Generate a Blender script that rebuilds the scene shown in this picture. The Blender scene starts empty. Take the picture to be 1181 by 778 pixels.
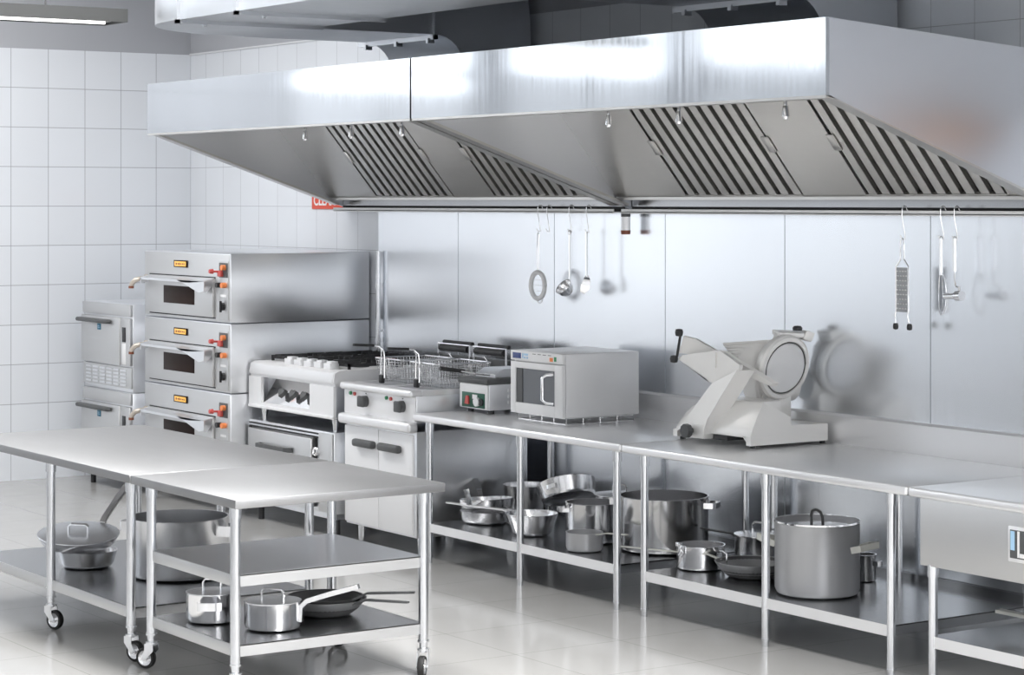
import bpy, bmesh, math, random
from mathutils import Vector, Matrix
random.seed(7)
PI = math.pi
sc = bpy.context.scene
COL = sc.collection

# ------------------------------------------------------------------ materials
def _mat(name):
    m = bpy.data.materials.new(name); m.use_nodes = True
    nt = m.node_tree
    return m, nt, nt.nodes['Principled BSDF']

def plain(name, col, rough=.5, metal=0., spec=.5, emit=None, strength=0., noise=0.):
    m, nt, b = _mat(name)
    b.inputs['Base Color'].default_value = (*col, 1)
    b.inputs['Roughness'].default_value = rough
    b.inputs['Metallic'].default_value = metal
    b.inputs['Specular IOR Level'].default_value = spec
    if emit:
        b.inputs['Emission Color'].default_value = (*emit, 1)
        b.inputs['Emission Strength'].default_value = strength
    tc = nt.nodes.new('ShaderNodeTexCoord'); n = nt.nodes.new('ShaderNodeTexNoise')
    n.inputs['Scale'].default_value = 35
    nt.links.new(tc.outputs['Object'], n.inputs['Vector'])
    mr = nt.nodes.new('ShaderNodeMapRange')
    mr.inputs[3].default_value = max(.02, rough - .05); mr.inputs[4].default_value = min(1, rough + .05)
    nt.links.new(n.outputs['Fac'], mr.inputs[0]); nt.links.new(mr.outputs[0], b.inputs['Roughness'])
    return m

def steel(name, col=(.70, .705, .715), rough=.26, stretch=(3, 3, 160), var=.07, bump=.02, metal=1.):
    m, nt, b = _mat(name)
    b.inputs['Base Color'].default_value = (*col, 1)
    b.inputs['Metallic'].default_value = metal
    tc = nt.nodes.new('ShaderNodeTexCoord'); mp = nt.nodes.new('ShaderNodeMapping')
    mp.inputs['Scale'].default_value = stretch
    n = nt.nodes.new('ShaderNodeTexNoise'); n.inputs['Scale'].default_value = 1.5; n.inputs['Detail'].default_value = 3
    nt.links.new(tc.outputs['Object'], mp.inputs['Vector']); nt.links.new(mp.outputs[0], n.inputs['Vector'])
    mr = nt.nodes.new('ShaderNodeMapRange')
    mr.inputs[3].default_value = rough - var; mr.inputs[4].default_value = rough + var
    nt.links.new(n.outputs['Fac'], mr.inputs[0]); nt.links.new(mr.outputs[0], b.inputs['Roughness'])
    if bump:
        bp = nt.nodes.new('ShaderNodeBump'); bp.inputs['Strength'].default_value = bump; bp.inputs['Distance'].default_value = .01
        nt.links.new(n.outputs['Fac'], bp.inputs['Height']); nt.links.new(bp.outputs[0], b.inputs['Normal'])
    return m

def tiles(name, col, grout, size, gap, rough, axes, offs=(0, 0), bump=.15, zmax=None, paint=None, wob=.0):
    """square tiles in object space; axes picks which object axes run along the surface"""
    m, nt, b = _mat(name)
    tc = nt.nodes.new('ShaderNodeTexCoord'); sp = nt.nodes.new('ShaderNodeSeparateXYZ'); cb = nt.nodes.new('ShaderNodeCombineXYZ')
    nt.links.new(tc.outputs['Object'], sp.inputs[0])
    for k, (a, o) in enumerate(zip(axes, offs)):
        ad = nt.nodes.new('ShaderNodeMath'); ad.operation = 'ADD'; ad.inputs[1].default_value = o
        nt.links.new(sp.outputs[a], ad.inputs[0]); nt.links.new(ad.outputs[0], cb.inputs[k])
    br = nt.nodes.new('ShaderNodeTexBrick'); br.offset = 0; br.squash = 1
    br.inputs['Scale'].default_value = 1
    br.inputs['Brick Width'].default_value = size[0]; br.inputs['Row Height'].default_value = size[1]
    br.inputs['Mortar Size'].default_value = gap; br.inputs['Mortar Smooth'].default_value = .3
    c2 = tuple(min(1, c * 1.03) for c in col)
    br.inputs['Color1'].default_value = (*col, 1); br.inputs['Color2'].default_value = (*c2, 1)
    br.inputs['Mortar'].default_value = (*grout, 1)
    nt.links.new(cb.outputs[0], br.inputs['Vector'])
    cs = br.outputs['Color']
    n = nt.nodes.new('ShaderNodeTexNoise'); n.inputs['Scale'].default_value = 6
    nt.links.new(tc.outputs['Object'], n.inputs['Vector'])
    mr = nt.nodes.new('ShaderNodeMapRange'); mr.inputs[3].default_value = rough * .7; mr.inputs[4].default_value = rough * 1.4
    nt.links.new(n.outputs['Fac'], mr.inputs[0])
    rs = mr.outputs[0]
    if zmax is not None:
        gt = nt.nodes.new('ShaderNodeMath'); gt.operation = 'GREATER_THAN'; gt.inputs[1].default_value = zmax
        nt.links.new(sp.outputs[2], gt.inputs[0])
        mx = nt.nodes.new('ShaderNodeMix'); mx.data_type = 'RGBA'
        nt.links.new(gt.outputs[0], mx.inputs[0]); nt.links.new(cs, mx.inputs[6]); mx.inputs[7].default_value = (*paint, 1)
        cs = mx.outputs[2]
        mm = nt.nodes.new('ShaderNodeMix'); nt.links.new(gt.outputs[0], mm.inputs[0]); nt.links.new(rs, mm.inputs[2]); mm.inputs[3].default_value = .75
        rs = mm.outputs[0]
    nt.links.new(cs, b.inputs['Base Color']); nt.links.new(rs, b.inputs['Roughness'])
    if bump:
        bp = nt.nodes.new('ShaderNodeBump'); bp.inputs['Strength'].default_value = bump; bp.inputs['Distance'].default_value = .004; bp.invert = True
        nt.links.new(br.outputs['Fac'], bp.inputs['Height']); nt.links.new(bp.outputs[0], b.inputs['Normal'])
    return m

M = {}
M['wall_left'] = tiles('white_wall_tile_left', (.76, .785, .825), (.36, .37, .40), (.295, .295), .0026, .13, (1, 2), (29.5, 2 * 29.5 - 2.042), zmax=3.222, paint=(.43, .44, .47))
M['wall_back'] = tiles('white_wall_tile_back', (.77, .795, .835), (.45, .46, .49), (.29, .295), .0022, .16, (0, 2), (29 + .026, 2 * 29.5 - 2.042), zmax=3.222, paint=(.43, .44, .47))
M['floor'] = tiles('pale_floor_tile', (.42, .415, .405), (.27, .27, .26), (.6, .6), .0025, .13, (0, 1), (60.35, 60.2), bump=.05)
M['paint'] = plain('wall_paint', (.70, .71, .73), .8)
M['ceiling'] = plain('ceiling_paint', (.78, .79, .80), .85)
M['panel'] = steel('wall_sheet_steel', (.84, .865, .90), .22, (40, 40, 1.2), .03, 0)
M['top'] = steel('worktop_steel', (.92, .92, .93), .30, (1, 12, 12), .03, 0, .62)
M['steel'] = steel('brushed_steel', (.84, .85, .87), .31, (3, 3, 60), .04, 0)
M['steelv'] = steel('vertical_brushed_steel', (.66, .67, .69), .27, (70, 70, 1.5), .05, 0)
M['hood'] = steel('hood_steel', (.50, .52, .55), .10, (30, 30, .8), .06, 0)
M['hoodin'] = steel('hood_inner_steel', (.60, .59, .57), .36, (5, 60, 5), .06, .02)
M['duct'] = steel('galvanised_duct_steel', (.58, .60, .63), .40, (6, 6, 6), .08, .02)
M['chrome'] = steel('polished_chrome', (.90, .90, .91), .10, (5, 5, 5), .03, 0)
M['pot'] = steel('polished_pot_steel', (.86, .86, .87), .17, (3, 3, 30), 0, 0)
M['potsat'] = steel('satin_pot_steel', (.76, .765, .78), .27, (3, 3, 30), 0, 0)
M['alu'] = plain('grey_hard_anodised_aluminium', (.47, .475, .49), .42, .5)
M['pandark'] = plain('dark_nonstick_coating', (.09, .09, .092), .42)
M['panout'] = plain('grey_pan_aluminium', (.36, .365, .37), .4, .6)
M['leg'] = steel('leg_tube_steel', (.74, .75, .77), .20, (1, 1, 1), 0, 0)
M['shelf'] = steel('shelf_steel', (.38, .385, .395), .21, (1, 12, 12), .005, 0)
M['front'] = steel('appliance_front_steel', (.66, .66, .66), .42, (2, 2, 60), .04, 0)
M['rim'] = plain('folded_bright_edge', (.88, .88, .89), .36, .55)
M['white'] = plain('white_enamel', (.86, .86, .865), .35)
M['cast'] = plain('cream_cast_aluminium', (.90, .885, .86), .32, .2)
M['black'] = plain('black_plastic', (.022, .022, .024), .4)
M['dgrey'] = plain('dark_grey_plastic', (.085, .088, .09), .45)
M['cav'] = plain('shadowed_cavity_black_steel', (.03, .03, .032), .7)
M['filterback'] = plain('dark_filter_steel', (.17, .17, .165), .45, .6)  # dark backing behind the filter slats
M['flight'] = plain('light_appliance_steel', (.88, .88, .89), .40, .25)
M['hoodend'] = steel('hood_end_steel', (.66, .675, .71), .30, (3, 3, 60), .04, 0)
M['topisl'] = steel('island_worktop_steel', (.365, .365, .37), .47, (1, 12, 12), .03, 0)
M['iron'] = plain('black_cast_iron', (.03, .03, .032), .6)
M['rubber'] = plain('black_rubber', (.018, .018, .018), .6)
M['glassdk'] = plain('dark_oven_glass', (.030, .018, .015), .35, 0, .06)
M['doorglass'] = plain('grey_door_glass', (.17, .18, .195), .2, 0, .4)
M['orange'] = plain('orange_plastic', (.90, .28, .09), .4)
M['amber'] = plain('glowing_amber_badge', (.92, .50, .10), .35, emit=(1, .5, .1), strength=.25)  # emission gives the oven badge a faint glow of its own
M['red'] = plain('red_plastic', (.60, .10, .09), .4)
M['signred'] = plain('red_sign', (.78, .09, .045), .45)
M['green'] = plain('dark_green_panel', (.012, .10, .06), .4)
M['ledgreen'] = plain('green_indicator', (.03, .25, .10), .3)
M['blue'] = plain('blue_sticker', (.03, .20, .32), .4)
M['amber'].cycles.emission_sampling = 'NONE'
M['navy'] = plain('navy_display', (.03, .045, .13), .2, emit=(.1, .16, .5), strength=.12)
M['sky'] = plain('pale_blue_label', (.40, .62, .82), .4)
M['brass'] = plain('beige_pipe_fitting', (.55, .49, .43), .35, .5)
M['copper'] = plain('rust_brown_cap', (.24, .085, .05), .5, .3)
M['beige'] = plain('pale_cast_handle', (.60, .60, .56), .45, .3)
M['tube'] = plain('lit_lamp_tube', (1, 1, 1), .4, emit=(1, .98, .95), strength=1.6); M['tube'].cycles.emission_sampling = 'NONE'; M['amber'].cycles.emission_sampling = 'NONE'
M['lampbox'] = plain('grey_lamp_housing', (.055, .057, .057), .5)
M['reflector'] = plain('white_lamp_reflector', (.85, .85, .85), .3)
M['lightpane'] = plain('lit_ceiling_panel', (.9, .9, .9), .5, emit=(1, .99, .975), strength=1.)
M['frame'] = plain('window_frame_paint', (.72, .73, .74), .5)
M['wood'] = plain('orange_varnished_wood', (.70, .32, .12), .4)

# ------------------------------------------------------------------ mesh building
class MB:
    def __init__(self): self.bm = bmesh.new()
    def _mark(self): self._n = len(self.bm.verts)
    def _new(self): 
        self.bm.verts.ensure_lookup_table(); return [self.bm.verts[i] for i in range(self._n, len(self.bm.verts))]
    def box(self, x0, x1, y0, y1, z0, z1, bev=0., seg=2):
        b = bmesh.new(); bmesh.ops.create_cube(b, size=1)
        for v in b.verts:
            v.co = Vector(((x0 + x1) / 2 + v.co.x * (x1 - x0), (y0 + y1) / 2 + v.co.y * (y1 - y0), (z0 + z1) / 2 + v.co.z * (z1 - z0)))
        if bev:
            bev = min(bev, .45 * min(abs(x1 - x0), abs(y1 - y0), abs(z1 - z0)))
            bmesh.ops.bevel(b, geom=list(b.edges), offset=bev, segments=seg, affect='EDGES', profile=.5)
        self.add(b); return self
    def add(self, b, mat=None):
        if mat is not None: b.transform(mat)
        me = bpy.data.meshes.new('t'); b.to_mesh(me); b.free(); self.bm.from_mesh(me); bpy.data.meshes.remove(me)
    def obox(self, center, ax, ay, az, sx, sy, sz, bev=0.):
        """box on three given axes"""
        t = MB().box(-sx / 2, sx / 2, -sy / 2, sy / 2, -sz / 2, sz / 2, bev)
        X, Y, Z = Vector(ax).normalized(), Vector(ay).normalized(), Vector(az).normalized()
        m = Matrix(((X.x, Y.x, Z.x, center[0]), (X.y, Y.y, Z.y, center[1]), (X.z, Y.z, Z.z, center[2]), (0, 0, 0, 1)))
        self.add(t.bm, m); return self
    def tube(self, pts, r, seg=12, cap=True):
        pts = [Vector(p) for p in pts]; n = len(pts)
        rs = r if isinstance(r, (list, tuple)) else [r] * n
        rings = []; up = None
        for i, p in enumerate(pts):
            d = (pts[min(i + 1, n - 1)] - pts[max(i - 1, 0)]).normalized()
            if up is None:
                a = Vector((0, 0, 1)) if abs(d.z) < .9 else Vector((1, 0, 0))
                up = (a - d * a.dot(d)).normalized()
            else:
                up = (up - d * up.dot(d)).normalized()
            s = d.cross(up)
            rings.append([self.bm.verts.new(p + (up * math.cos(2 * PI * k / seg) + s * math.sin(2 * PI * k / seg)) * rs[i]) for k in range(seg)])
        for a, b in zip(rings, rings[1:]):
            for k in range(seg): self.bm.faces.new((a[k], a[(k + 1) % seg], b[(k + 1) % seg], b[k]))
        if cap:
            self.bm.faces.new(rings[0][::-1]); self.bm.faces.new(rings[-1])
        return self
    def cyl(self, p0, p1, r, seg=20, r2=None): return self.tube([p0, p1], [r, r if r2 is None else r2], seg)
    def bar(self, pts, w, t, side=(0, 0, 1)):
        """flat strip swept along a line, w across (along 'side'), t thick"""
        pts = [Vector(p) for p in pts]; n = len(pts); S = Vector(side).normalized(); rings = []
        for i, p in enumerate(pts):
            d = (pts[min(i + 1, n - 1)] - pts[max(i - 1, 0)]).normalized()
            s = (S - d * S.dot(d)).normalized(); q = d.cross(s)
            ww = w[i] if isinstance(w, (list, tuple)) else w
            rings.append([self.bm.verts.new(p + s * a * ww / 2 + q * b * t / 2) for a, b in ((-1, -1), (1, -1), (1, 1), (-1, 1))])
        for a, b in zip(rings, rings[1:]):
            for k in range(4): self.bm.faces.new((a[k], a[(k + 1) % 4], b[(k + 1) % 4], b[k]))
        self.bm.faces.new(rings[0][::-1]); self.bm.faces.new(rings[-1]); return self
    def lathe(self, prof, c=(0, 0, 0), seg=40):
        c = Vector(c); rings = []
        for r, z in prof:
            if r < 1e-6: rings.append([self.bm.verts.new(c + Vector((0, 0, z)))])
            else: rings.append([self.bm.verts.new(c + Vector((r * math.cos(2 * PI * k / seg), r * math.sin(2 * PI * k / seg), z))) for k in range(seg)])
        for a, b in zip(rings, rings[1:]):
            for k in range(seg):
                k2 = (k + 1) % seg
                if len(a) == 1 and len(b) == 1: continue
                if len(a) == 1: self.bm.faces.new((a[0], b[k2], b[k]))
                elif len(b) == 1: self.bm.faces.new((a[k], a[k2], b[0]))
                else: self.bm.faces.new((a[k], a[k2], b[k2], b[k]))
        return self
    def prism(self, poly, off):
        """closed polygon (3D points) pushed along the vector off"""
        off = Vector(off); a = [self.bm.verts.new(Vector(p)) for p in poly]; b = [self.bm.verts.new(Vector(p) + off) for p in poly]
        n = len(a); self.bm.faces.new(a[::-1]); self.bm.faces.new(b)
        for k in range(n): self.bm.faces.new((a[k], a[(k + 1) % n], b[(k + 1) % n], b[k]))
        return self
    def loft(self, secs, cap=True):
        rings = [[self.bm.verts.new(Vector(p)) for p in s] for s in secs]; n = len(rings[0])
        for a, b in zip(rings, rings[1:]):
            for k in range(n): self.bm.faces.new((a[k], a[(k + 1) % n], b[(k + 1) % n], b[k]))
        if cap: self.bm.faces.new(rings[0][::-1]); self.bm.faces.new(rings[-1])
        return self
    def xf(self, m): self.bm.transform(m); return self
    def build(self, name, mat, parent=None, smooth=35, label=None):
        bm = self.bm
        bmesh.ops.recalc_face_normals(bm, faces=list(bm.faces))
        if parent is not None:
            o = parent; loc = Vector((0, 0, 0))
            while o is not None: loc += Vector(o.location); o = o.parent
        else:
            xs = [v.co.x for v in bm.verts]; ys = [v.co.y for v in bm.verts]; zs = [v.co.z for v in bm.verts]
            loc = Vector(((min(xs) + max(xs)) / 2, (min(ys) + max(ys)) / 2, min(zs)))
        bm.transform(Matrix.Translation(-loc))
        me = bpy.data.meshes.new(name); bm.to_mesh(me); bm.free()
        if smooth:
            for p in me.polygons: p.use_smooth = True
            me.set_sharp_from_angle(angle=math.radians(smooth))
        me.materials.append(M[mat])
        ob = bpy.data.objects.new(name, me); COL.objects.link(ob)
        if parent is not None: ob.parent = parent
        else: ob.location = loc
        if label: ob['label'] = label
        return ob

def thing(name, label, cat, loc, group=None):
    o = bpy.data.objects.new(name, None); o.empty_display_size = .1; COL.objects.link(o); o.location = loc
    o['label'] = label; o['category'] = cat
    if group: o['group'] = group
    return o
def tag(o, label, cat, group=None):
    o['label'] = label; o['category'] = cat
    if group: o['group'] = group
    return o
def struct(mb, name, mat, smooth=0, origin0=True):
    ob = mb.build(name, mat, None, smooth)
    if origin0:                                     # keep the tile pattern in room coordinates
        ob.data.transform(Matrix.Translation(ob.location)); ob.location = (0, 0, 0)
    ob['kind'] = 'structure'; return ob
def text_mesh(s, size, mat, name, parent, m, depth=.002):
    cu = bpy.data.curves.new('t', 'FONT'); cu.body = s; cu.size = size; cu.extrude = depth; cu.align_x = 'LEFT'; cu.offset = .002
    t = bpy.data.objects.new('t', cu); COL.objects.link(t)
    bpy.context.view_layer.update()
    me = bpy.data.meshes.new_from_object(t.evaluated_get(bpy.context.evaluated_depsgraph_get()))
    bpy.data.objects.remove(t); bpy.data.curves.remove(cu)
    b = MB(); b.bm.from_mesh(me); bpy.data.meshes.remove(me); b.xf(m)
    return b.build(name, mat, parent, 0)
# text standing on a face that looks towards -Y (reads along +X)
def facing_front(x, y, z): return Matrix.Translation((x, y, z)) @ Matrix.Rotation(PI / 2, 4, 'X')

# ------------------------------------------------------------------ the room
XR, YF, ZC = 17.6, -10.2, 4.3
struct(MB().box(0, XR, YF, 0, -.1, 0), 'floor', 'floor')
struct(MB().box(0, XR, YF, 0, ZC, ZC + .1), 'ceiling', 'ceiling')
struct(MB().box(0, XR, 0, .15, 0, ZC), 'wall_back', 'wall_back')
struct(MB().box(XR, XR + .15, YF, 0, 0, ZC), 'wall_right', 'paint')
wf = MB(); wf.box(0, 8.5, YF - .2, YF, 0, ZC); wf.box(11.1, 12.3, YF - .2, YF, 0, ZC); wf.box(14.9, XR, YF - .2, YF, 0, ZC)
for a in (8.5, 12.3): wf.box(a, a + 2.6, YF - .2, YF, 0, 1.1); wf.box(a, a + 2.6, YF - .2, YF, 3.3, ZC)
struct(wf, 'wall_front', 'paint')
for k, a in enumerate((8.5, 12.3)):
    w = MB()
    for x in (a, a + 1.27, a + 2.54): w.box(x, x + .06, YF - .1, YF - .04, 1.1, 3.3)
    for z in (1.1, 3.24): w.box(a, a + 2.6, YF - .1, YF - .04, z, z + .06)
    struct(w, 'window_%d' % (k + 4), 'frame')  # unseen front windows, added for light on right-facing sides
# unseen white box and orange board, added for their reflection in the hood end
struct(MB().box(9.55, 10.35, -.10, -.006, 2.33, 2.47), 'trim_9', 'wood'); struct(MB().box(9.7, 10.3, -.09, -.006, 2.10, 2.33), 'trim_10', 'white')
# left wall with three unseen window openings added to supply light and reflections
WIN = [(-9.9, -8.1), (-7.8, -6.0), (-5.7, -3.9)]; WZ0, WZ1 = 1.05, 3.95
wl = MB()
wl.box(-.2, 0, -3.9, 0, 0, ZC); wl.box(-.2, 0, YF, -9.9, 0, ZC)
wl.box(-.2, 0, -9.9, -3.9, 0, WZ0); wl.box(-.2, 0, -9.9, -3.9, WZ1, ZC)
wl.box(-.2, 0, -8.1, -7.8, WZ0, WZ1); wl.box(-.2, 0, -6.0, -5.7, WZ0, WZ1)
struct(wl, 'wall_left', 'wall_left')
for k, (a, b) in enumerate(WIN):
    w = MB()
    for y in (a, (a + b) / 2 - .03, b - .06): w.box(-.14, -.06, y, y + .06, WZ0, WZ1)
    for z in (WZ0, 3.12, WZ1 - .06): w.box(-.14, -.06, a, b, z, z + .06)
    struct(w, 'window_%d' % (k + 1), 'frame')
# stainless sheets clad the wall behind the cooking line
SEAM = [2.866, 3.862, 4.93, 6.01, 7.026, 8.096, 9.16, 10.2]
for k in range(len(SEAM) - 1):
    struct(MB().box(SEAM[k] + .003, SEAM[k + 1] - .003, -.005, -.0005, .002, 2.45), 'trim_%d' % (k + 1), 'panel')
struct(MB().box(.0, 2.86, -.012, -.0005, 3.215, 3.228), 'trim_8', 'paint')

# ------------------------------------------------------------------ exhaust hoods
def hood(x0, x1, label, noz, cup):
    YF_, ZT, ZB = -1.497, 2.847, 2.523
    h = thing('exhaust_hood', label, 'hood', ((x0 + x1) / 2, -.75, 2.03), 'stainless canopy hoods')
    t = .02
    zt0, zb0 = 2.742, 2.036
    MB().prism([(x0, YF_, ZB), (x0, YF_, ZT), (x0, YF_ + t, ZT - .002), (x0, YF_ + t, ZB)], (x1 - x0, 0, 0)).build('front_panel', 'hood', h)
    for a in (x0, x1 - t):
        MB().prism([(a, YF_ + t, ZB), (a, YF_ + t, ZT), (a, -.008, zt0), (a, -.008, zb0)], (t, 0, 0)).build('end_panel', 'hoodend', h)
    MB().prism([(x0 + t, YF_ + t, ZT - .02), (x0 + t, YF_ + t, ZT - .001), (x0 + t, -.008, zt0 - .001), (x0 + t, -.008, zt0 - .02)], (x1 - x0 - 2 * t, 0, 0)).build('top_panel', 'hood', h)
    # folded bottom rim: front and the two raking sides
    r = MB()
    r.box(x0 + .002, x1 - .002, YF_ + .002, YF_ + .075, ZB - .012, ZB + .002)
    r.box(x0 + .05, x1 - .05, YF_ + .07, YF_ + .085, ZB - .002, ZB + .05)
    sl = Vector((0, -.12 - (YF_ + .02), (2.06 - ZB))); 
    for a, w in ((x0 + .002, .075), (x1 - .077, .075)):
        nrm = Vector((0, sl.z, -sl.y)).normalized() * -.014
        r.prism([Vector((a, YF_ + .004, ZB)), Vector((a, -.10, ZB + sl.z * (-.10 - YF_) / (-.12 - YF_))), Vector((a, -.10, ZB + sl.z * (-.10 - YF_) / (-.12 - YF_))) + nrm, Vector((a, YF_ + .004, ZB)) + nrm], (w, 0, 0))
    r.build('rim', 'hoodin', h)
    # sloping filter wall: from the gutter at the wall up and forward
    P = Vector((0, -.13, 2.10)); S = Vector((0, -.648, .762)); N = Vector((0, -.762, -.648)); L = .88
    fx = [(x0 + .66, x0 + 1.62), (x0 + 2.08, x0 + 3.02)]
    b = MB()
    def strip(a, c, v0, v1, off=0., th=.012):
        p = P + S * v0 + N * off
        b.obox(((a + c) / 2, 0, 0) + (P + S * (v0 + v1) / 2 + N * off), (1, 0, 0), S, N, c - a, v1 - v0, th)
    def vec(x, v): return Vector((x, 0, 0)) + v
    b = MB()
    cuts = [x0 + t, fx[0][0], fx[0][1], fx[1][0], fx[1][1], x1 - t]
    for i in (0, 2, 4): b.obox(vec((cuts[i] + cuts[i + 1]) / 2, P + S * L / 2), (1, 0, 0), S, N, cuts[i + 1] - cuts[i], L, .012)
    for i in (1, 3): b.obox(vec((cuts[i] + cuts[i + 1]) / 2, P + S * .78), (1, 0, 0), S, N, cuts[i + 1] - cuts[i], .2, .012)
    b.build('filter_wall', 'hoodin', h)
    for (a, c) in fx:
        f = MB(); f.obox(vec((a + c) / 2, P + S * .345 - N * .03), (1, 0, 0), S, N, c - a, .69, .004)
        fl = f.build('baffle_filter', 'filterback', h)
        n = 10; pw = (c - a) / n
        s = MB()
        for k in range(n):
            xm = a + pw * (k + .5)
            s.obox(vec(xm + .004, P + S * .355 + N * .004), (1, 0, 0), S, N, pw * .56, .655, .004)
            s.obox(vec(xm + .004 - pw * .28, P + S * .355 - N * .006), (1, 0, 0), S, N, .004, .655, .022)
            s.obox(vec(xm + .004 + pw * .28, P + S * .355 - N * .006), (1, 0, 0), S, N, .004, .655, .022)
        s.obox(vec((a + c) / 2, P + S * .012), (1, 0, 0), S, N, c - a, .03, .02)
        s.build('baffles', 'hoodin', fl)
        for xx in (a + .012, c - .012):
            g = MB().obox(vec(xx, P + S * .36 + N * .012), (1, 0, 0), S, N, .055, .10, .006, .002)
            g.build('handle', 'hoodin', fl)
    # ledge and grease gutter on the wall
    g = MB()
    g.box(x0 + .025, x1 - .025, -.15, -.02, 2.088, 2.104)
    g.build('ledge', 'hoodin', h)
    MB().box(x0 + .025, x1 - .025, -.035, -.012, 2.02, 2.09).build('gutter_back', 'shelf', h)
    MB().box(x0 + .03, x1 - .03, -.040, -.034, 2.022, 2.05).build('gutter_shade_strip', 'cav', h)  # painted dark strip for the shade inside the trough
    g = MB(); g.box(x0 + .03, x1 - .03, -.118, -.03, 2.016, 2.021); g.box(x0 + .03, x1 - .03, -.118, -.109, 2.010, 2.036, .002)
    g.build('gutter', 'white', h)
    # drip nozzles on drop pipes
    for xn in noz:
        q = MB()
        q.cyl((xn, -1.3, 2.49), (xn, -1.3, 2.79), .009, 10)
        q.cyl((xn, -1.3, 2.452), (xn, -1.3, 2.50), .017, 14, .013)
        q.cyl((xn, -1.3, 2.44), (xn, -1.3, 2.456), .010, 12, .014)
        q.build('spray_nozzle', 'chrome', h)
    if cup:
        c = MB().cyl((cup, -.075, 1.915), (cup, -.075, 2.0), .026, 20)
        cu = c.build('grease_cup', 'rim', h)
        MB().lathe([(.0, 1.992), (.027, 1.992), (.027, 2.022), (0, 2.022)], (cup, -.075, 0), 20).build('collar', 'dgrey', cu)
        MB().lathe([(.0, 1.892), (.026, 1.892), (.028, 1.915), (0, 1.915)], (cup, -.075, 0), 20).build('cap', 'copper', cu, label='rust brown end cap')
    return h
hood(2.42, 5.702, 'left steel canopy hood reaching towards the tiled corner, above the ovens', (4.193, 4.737, 5.30), None)
hood(5.718, 9.0, 'right steel canopy hood above the slicer, with its end panel facing us', (7.223, 7.771, 8.521), 5.735)

# ------------------------------------------------------------------ ventilation duct
d = thing('ventilation_duct', 'large grey sheet metal duct under the ceiling with two bends down onto the hoods', 'duct', (7, -1.6, 3.06))
Y0, Y1, ZD0, ZD1, RR = -2.48, -1.6, 3.06, 4.12, .80  # unseen duct height raised to keep ceiling light off the back wall
outl = [(13.5, Y1), (13.5, Y0)]
for k in range(13):
    a = -PI / 2 - k * PI / 2 / 12
    outl.append((4.0 + RR + RR * math.cos(a), Y0 + RR + RR * math.sin(a)))
outl.append((4.0, Y1))
MB().prism([(x, y, ZD0) for x, y in outl], (0, 0, ZD1 - ZD0)).build('main_duct', 'duct', d)
for xs in (4.93, 5.62, 7.9, 9.6, 11.4):
    fl = MB()
    fl.box(xs - .012, xs + .012, Y0 - .022, Y1, ZD0 - .02, ZD0)
    fl.box(xs - .012, xs + .012, Y0 - .022, Y0, ZD0 - .02, ZD1)
    fl.box(xs - .03, xs - .012, Y0 + .15, Y0 + .17, ZD0 - .03, ZD0)
    fl.build('joint_flange', 'duct', d)
def branch(xa, xb):
    yt, yb = -.75, -.07
    MB().box(xa, xb, Y1, yt, ZD0, ZD1 - .1).build('branch_duct', 'duct', d)
    # bend: throat curve and heel curve in the Y-Z plane
    poly = []
    R1 = .23
    for k in range(9):
        a = k * PI / 2 / 8
        poly.append((yt + R1 * math.sin(a) * .85, ZD0 - .20 * (1 - math.cos(a))))
    poly.append((yt + R1 * .85, 2.74 - .0702 * (yt + R1 * .85) + .006)); poly.append((yb, 2.74 - .0702 * yb + .006)); poly.append((yb, 2.98))
    for k in range(1, 9):
        a = k * PI / 2 / 8
        poly.append((yb - .42 * (1 - math.cos(a)), 2.98 + (ZD1 - .1 - 2.98) * math.sin(a)))
    poly.append((yt, ZD1 - .1))
    MB().prism([(xa, y, z) for y, z in poly], (xb - xa, 0, 0)).build('bend', 'duct', d, 30)
    c = MB()
    c.box(xa - .05, xb + .022, yt - .022, yt + .0, ZD0 - .03, ZD0 - .001)
    c.box(xb, xb + .022, yt - .022, yt, ZD0 - .03, ZD1 - .1)
    for q in range(3): c.box(xa + .04 + q * .36, xa + .065 + q * .36, yt - .035, yt + .012, ZD0 - .05, ZD0 - .02)
    c.build('joint_flange', 'duct', d)
branch(3.96, 4.78); branch(7.10, 7.936)
# duct hangers to the ceiling
for xs in (5.2, 8.3, 11.0):
    q = MB(); q.cyl((xs, Y0 + .1, ZD1), (xs, Y0 + .1, ZC), .008, 8); q.cyl((xs, Y1 - .1, ZD1), (xs, Y1 - .1, ZC), .008, 8); q.build('hanger_rod', 'steel', d)

# ------------------------------------------------------------------ hanging lamp
def lamp(x, y0, y1, z, label, power=None):
    t = thing('pendant_lamp', label, 'lamp', (x, (y0 + y1) / 2, z), 'long pendant lamps')
    w, hh = .16, .075
    b = MB()
    b.prism([(x - w, y0, z), (x - w + .012, y0, z), (x - .09, y0, z + hh - .014), (x + .09, y0, z + hh - .014), (x + w - .012, y0, z), (x + w, y0, z), (x + w, y0, z + hh), (x - w, y0, z + hh)], (0, y1 - y0, 0))
    b.box(x - w, x + w, y0 - .01, y0, z, z + hh); b.box(x - w, x + w, y1, y1 + .01, z, z + hh)
    b.build('housing', 'lampbox', t, 0)
    MB().box(x - .088, x + .088, y0 + .01, y1 - .01, z + .014, z + .02).build('reflector', 'reflector', t)
    MB().cyl((x, y0 + .05, z + .004), (x, y1 - .06, z + .004), .009, 12).build('lamp_tube', 'tube', t)
    for yy in (y1 - .42, y0 + .4):
        MB().cyl((x, yy, z + hh), (x, yy, ZC), .005, 8).build('suspension_cable', 'dgrey', t)
lamp(4.0, -4.3, -2.44, 3.098, 'long grey pendant lamp hanging from the ceiling over the island tables')

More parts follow.
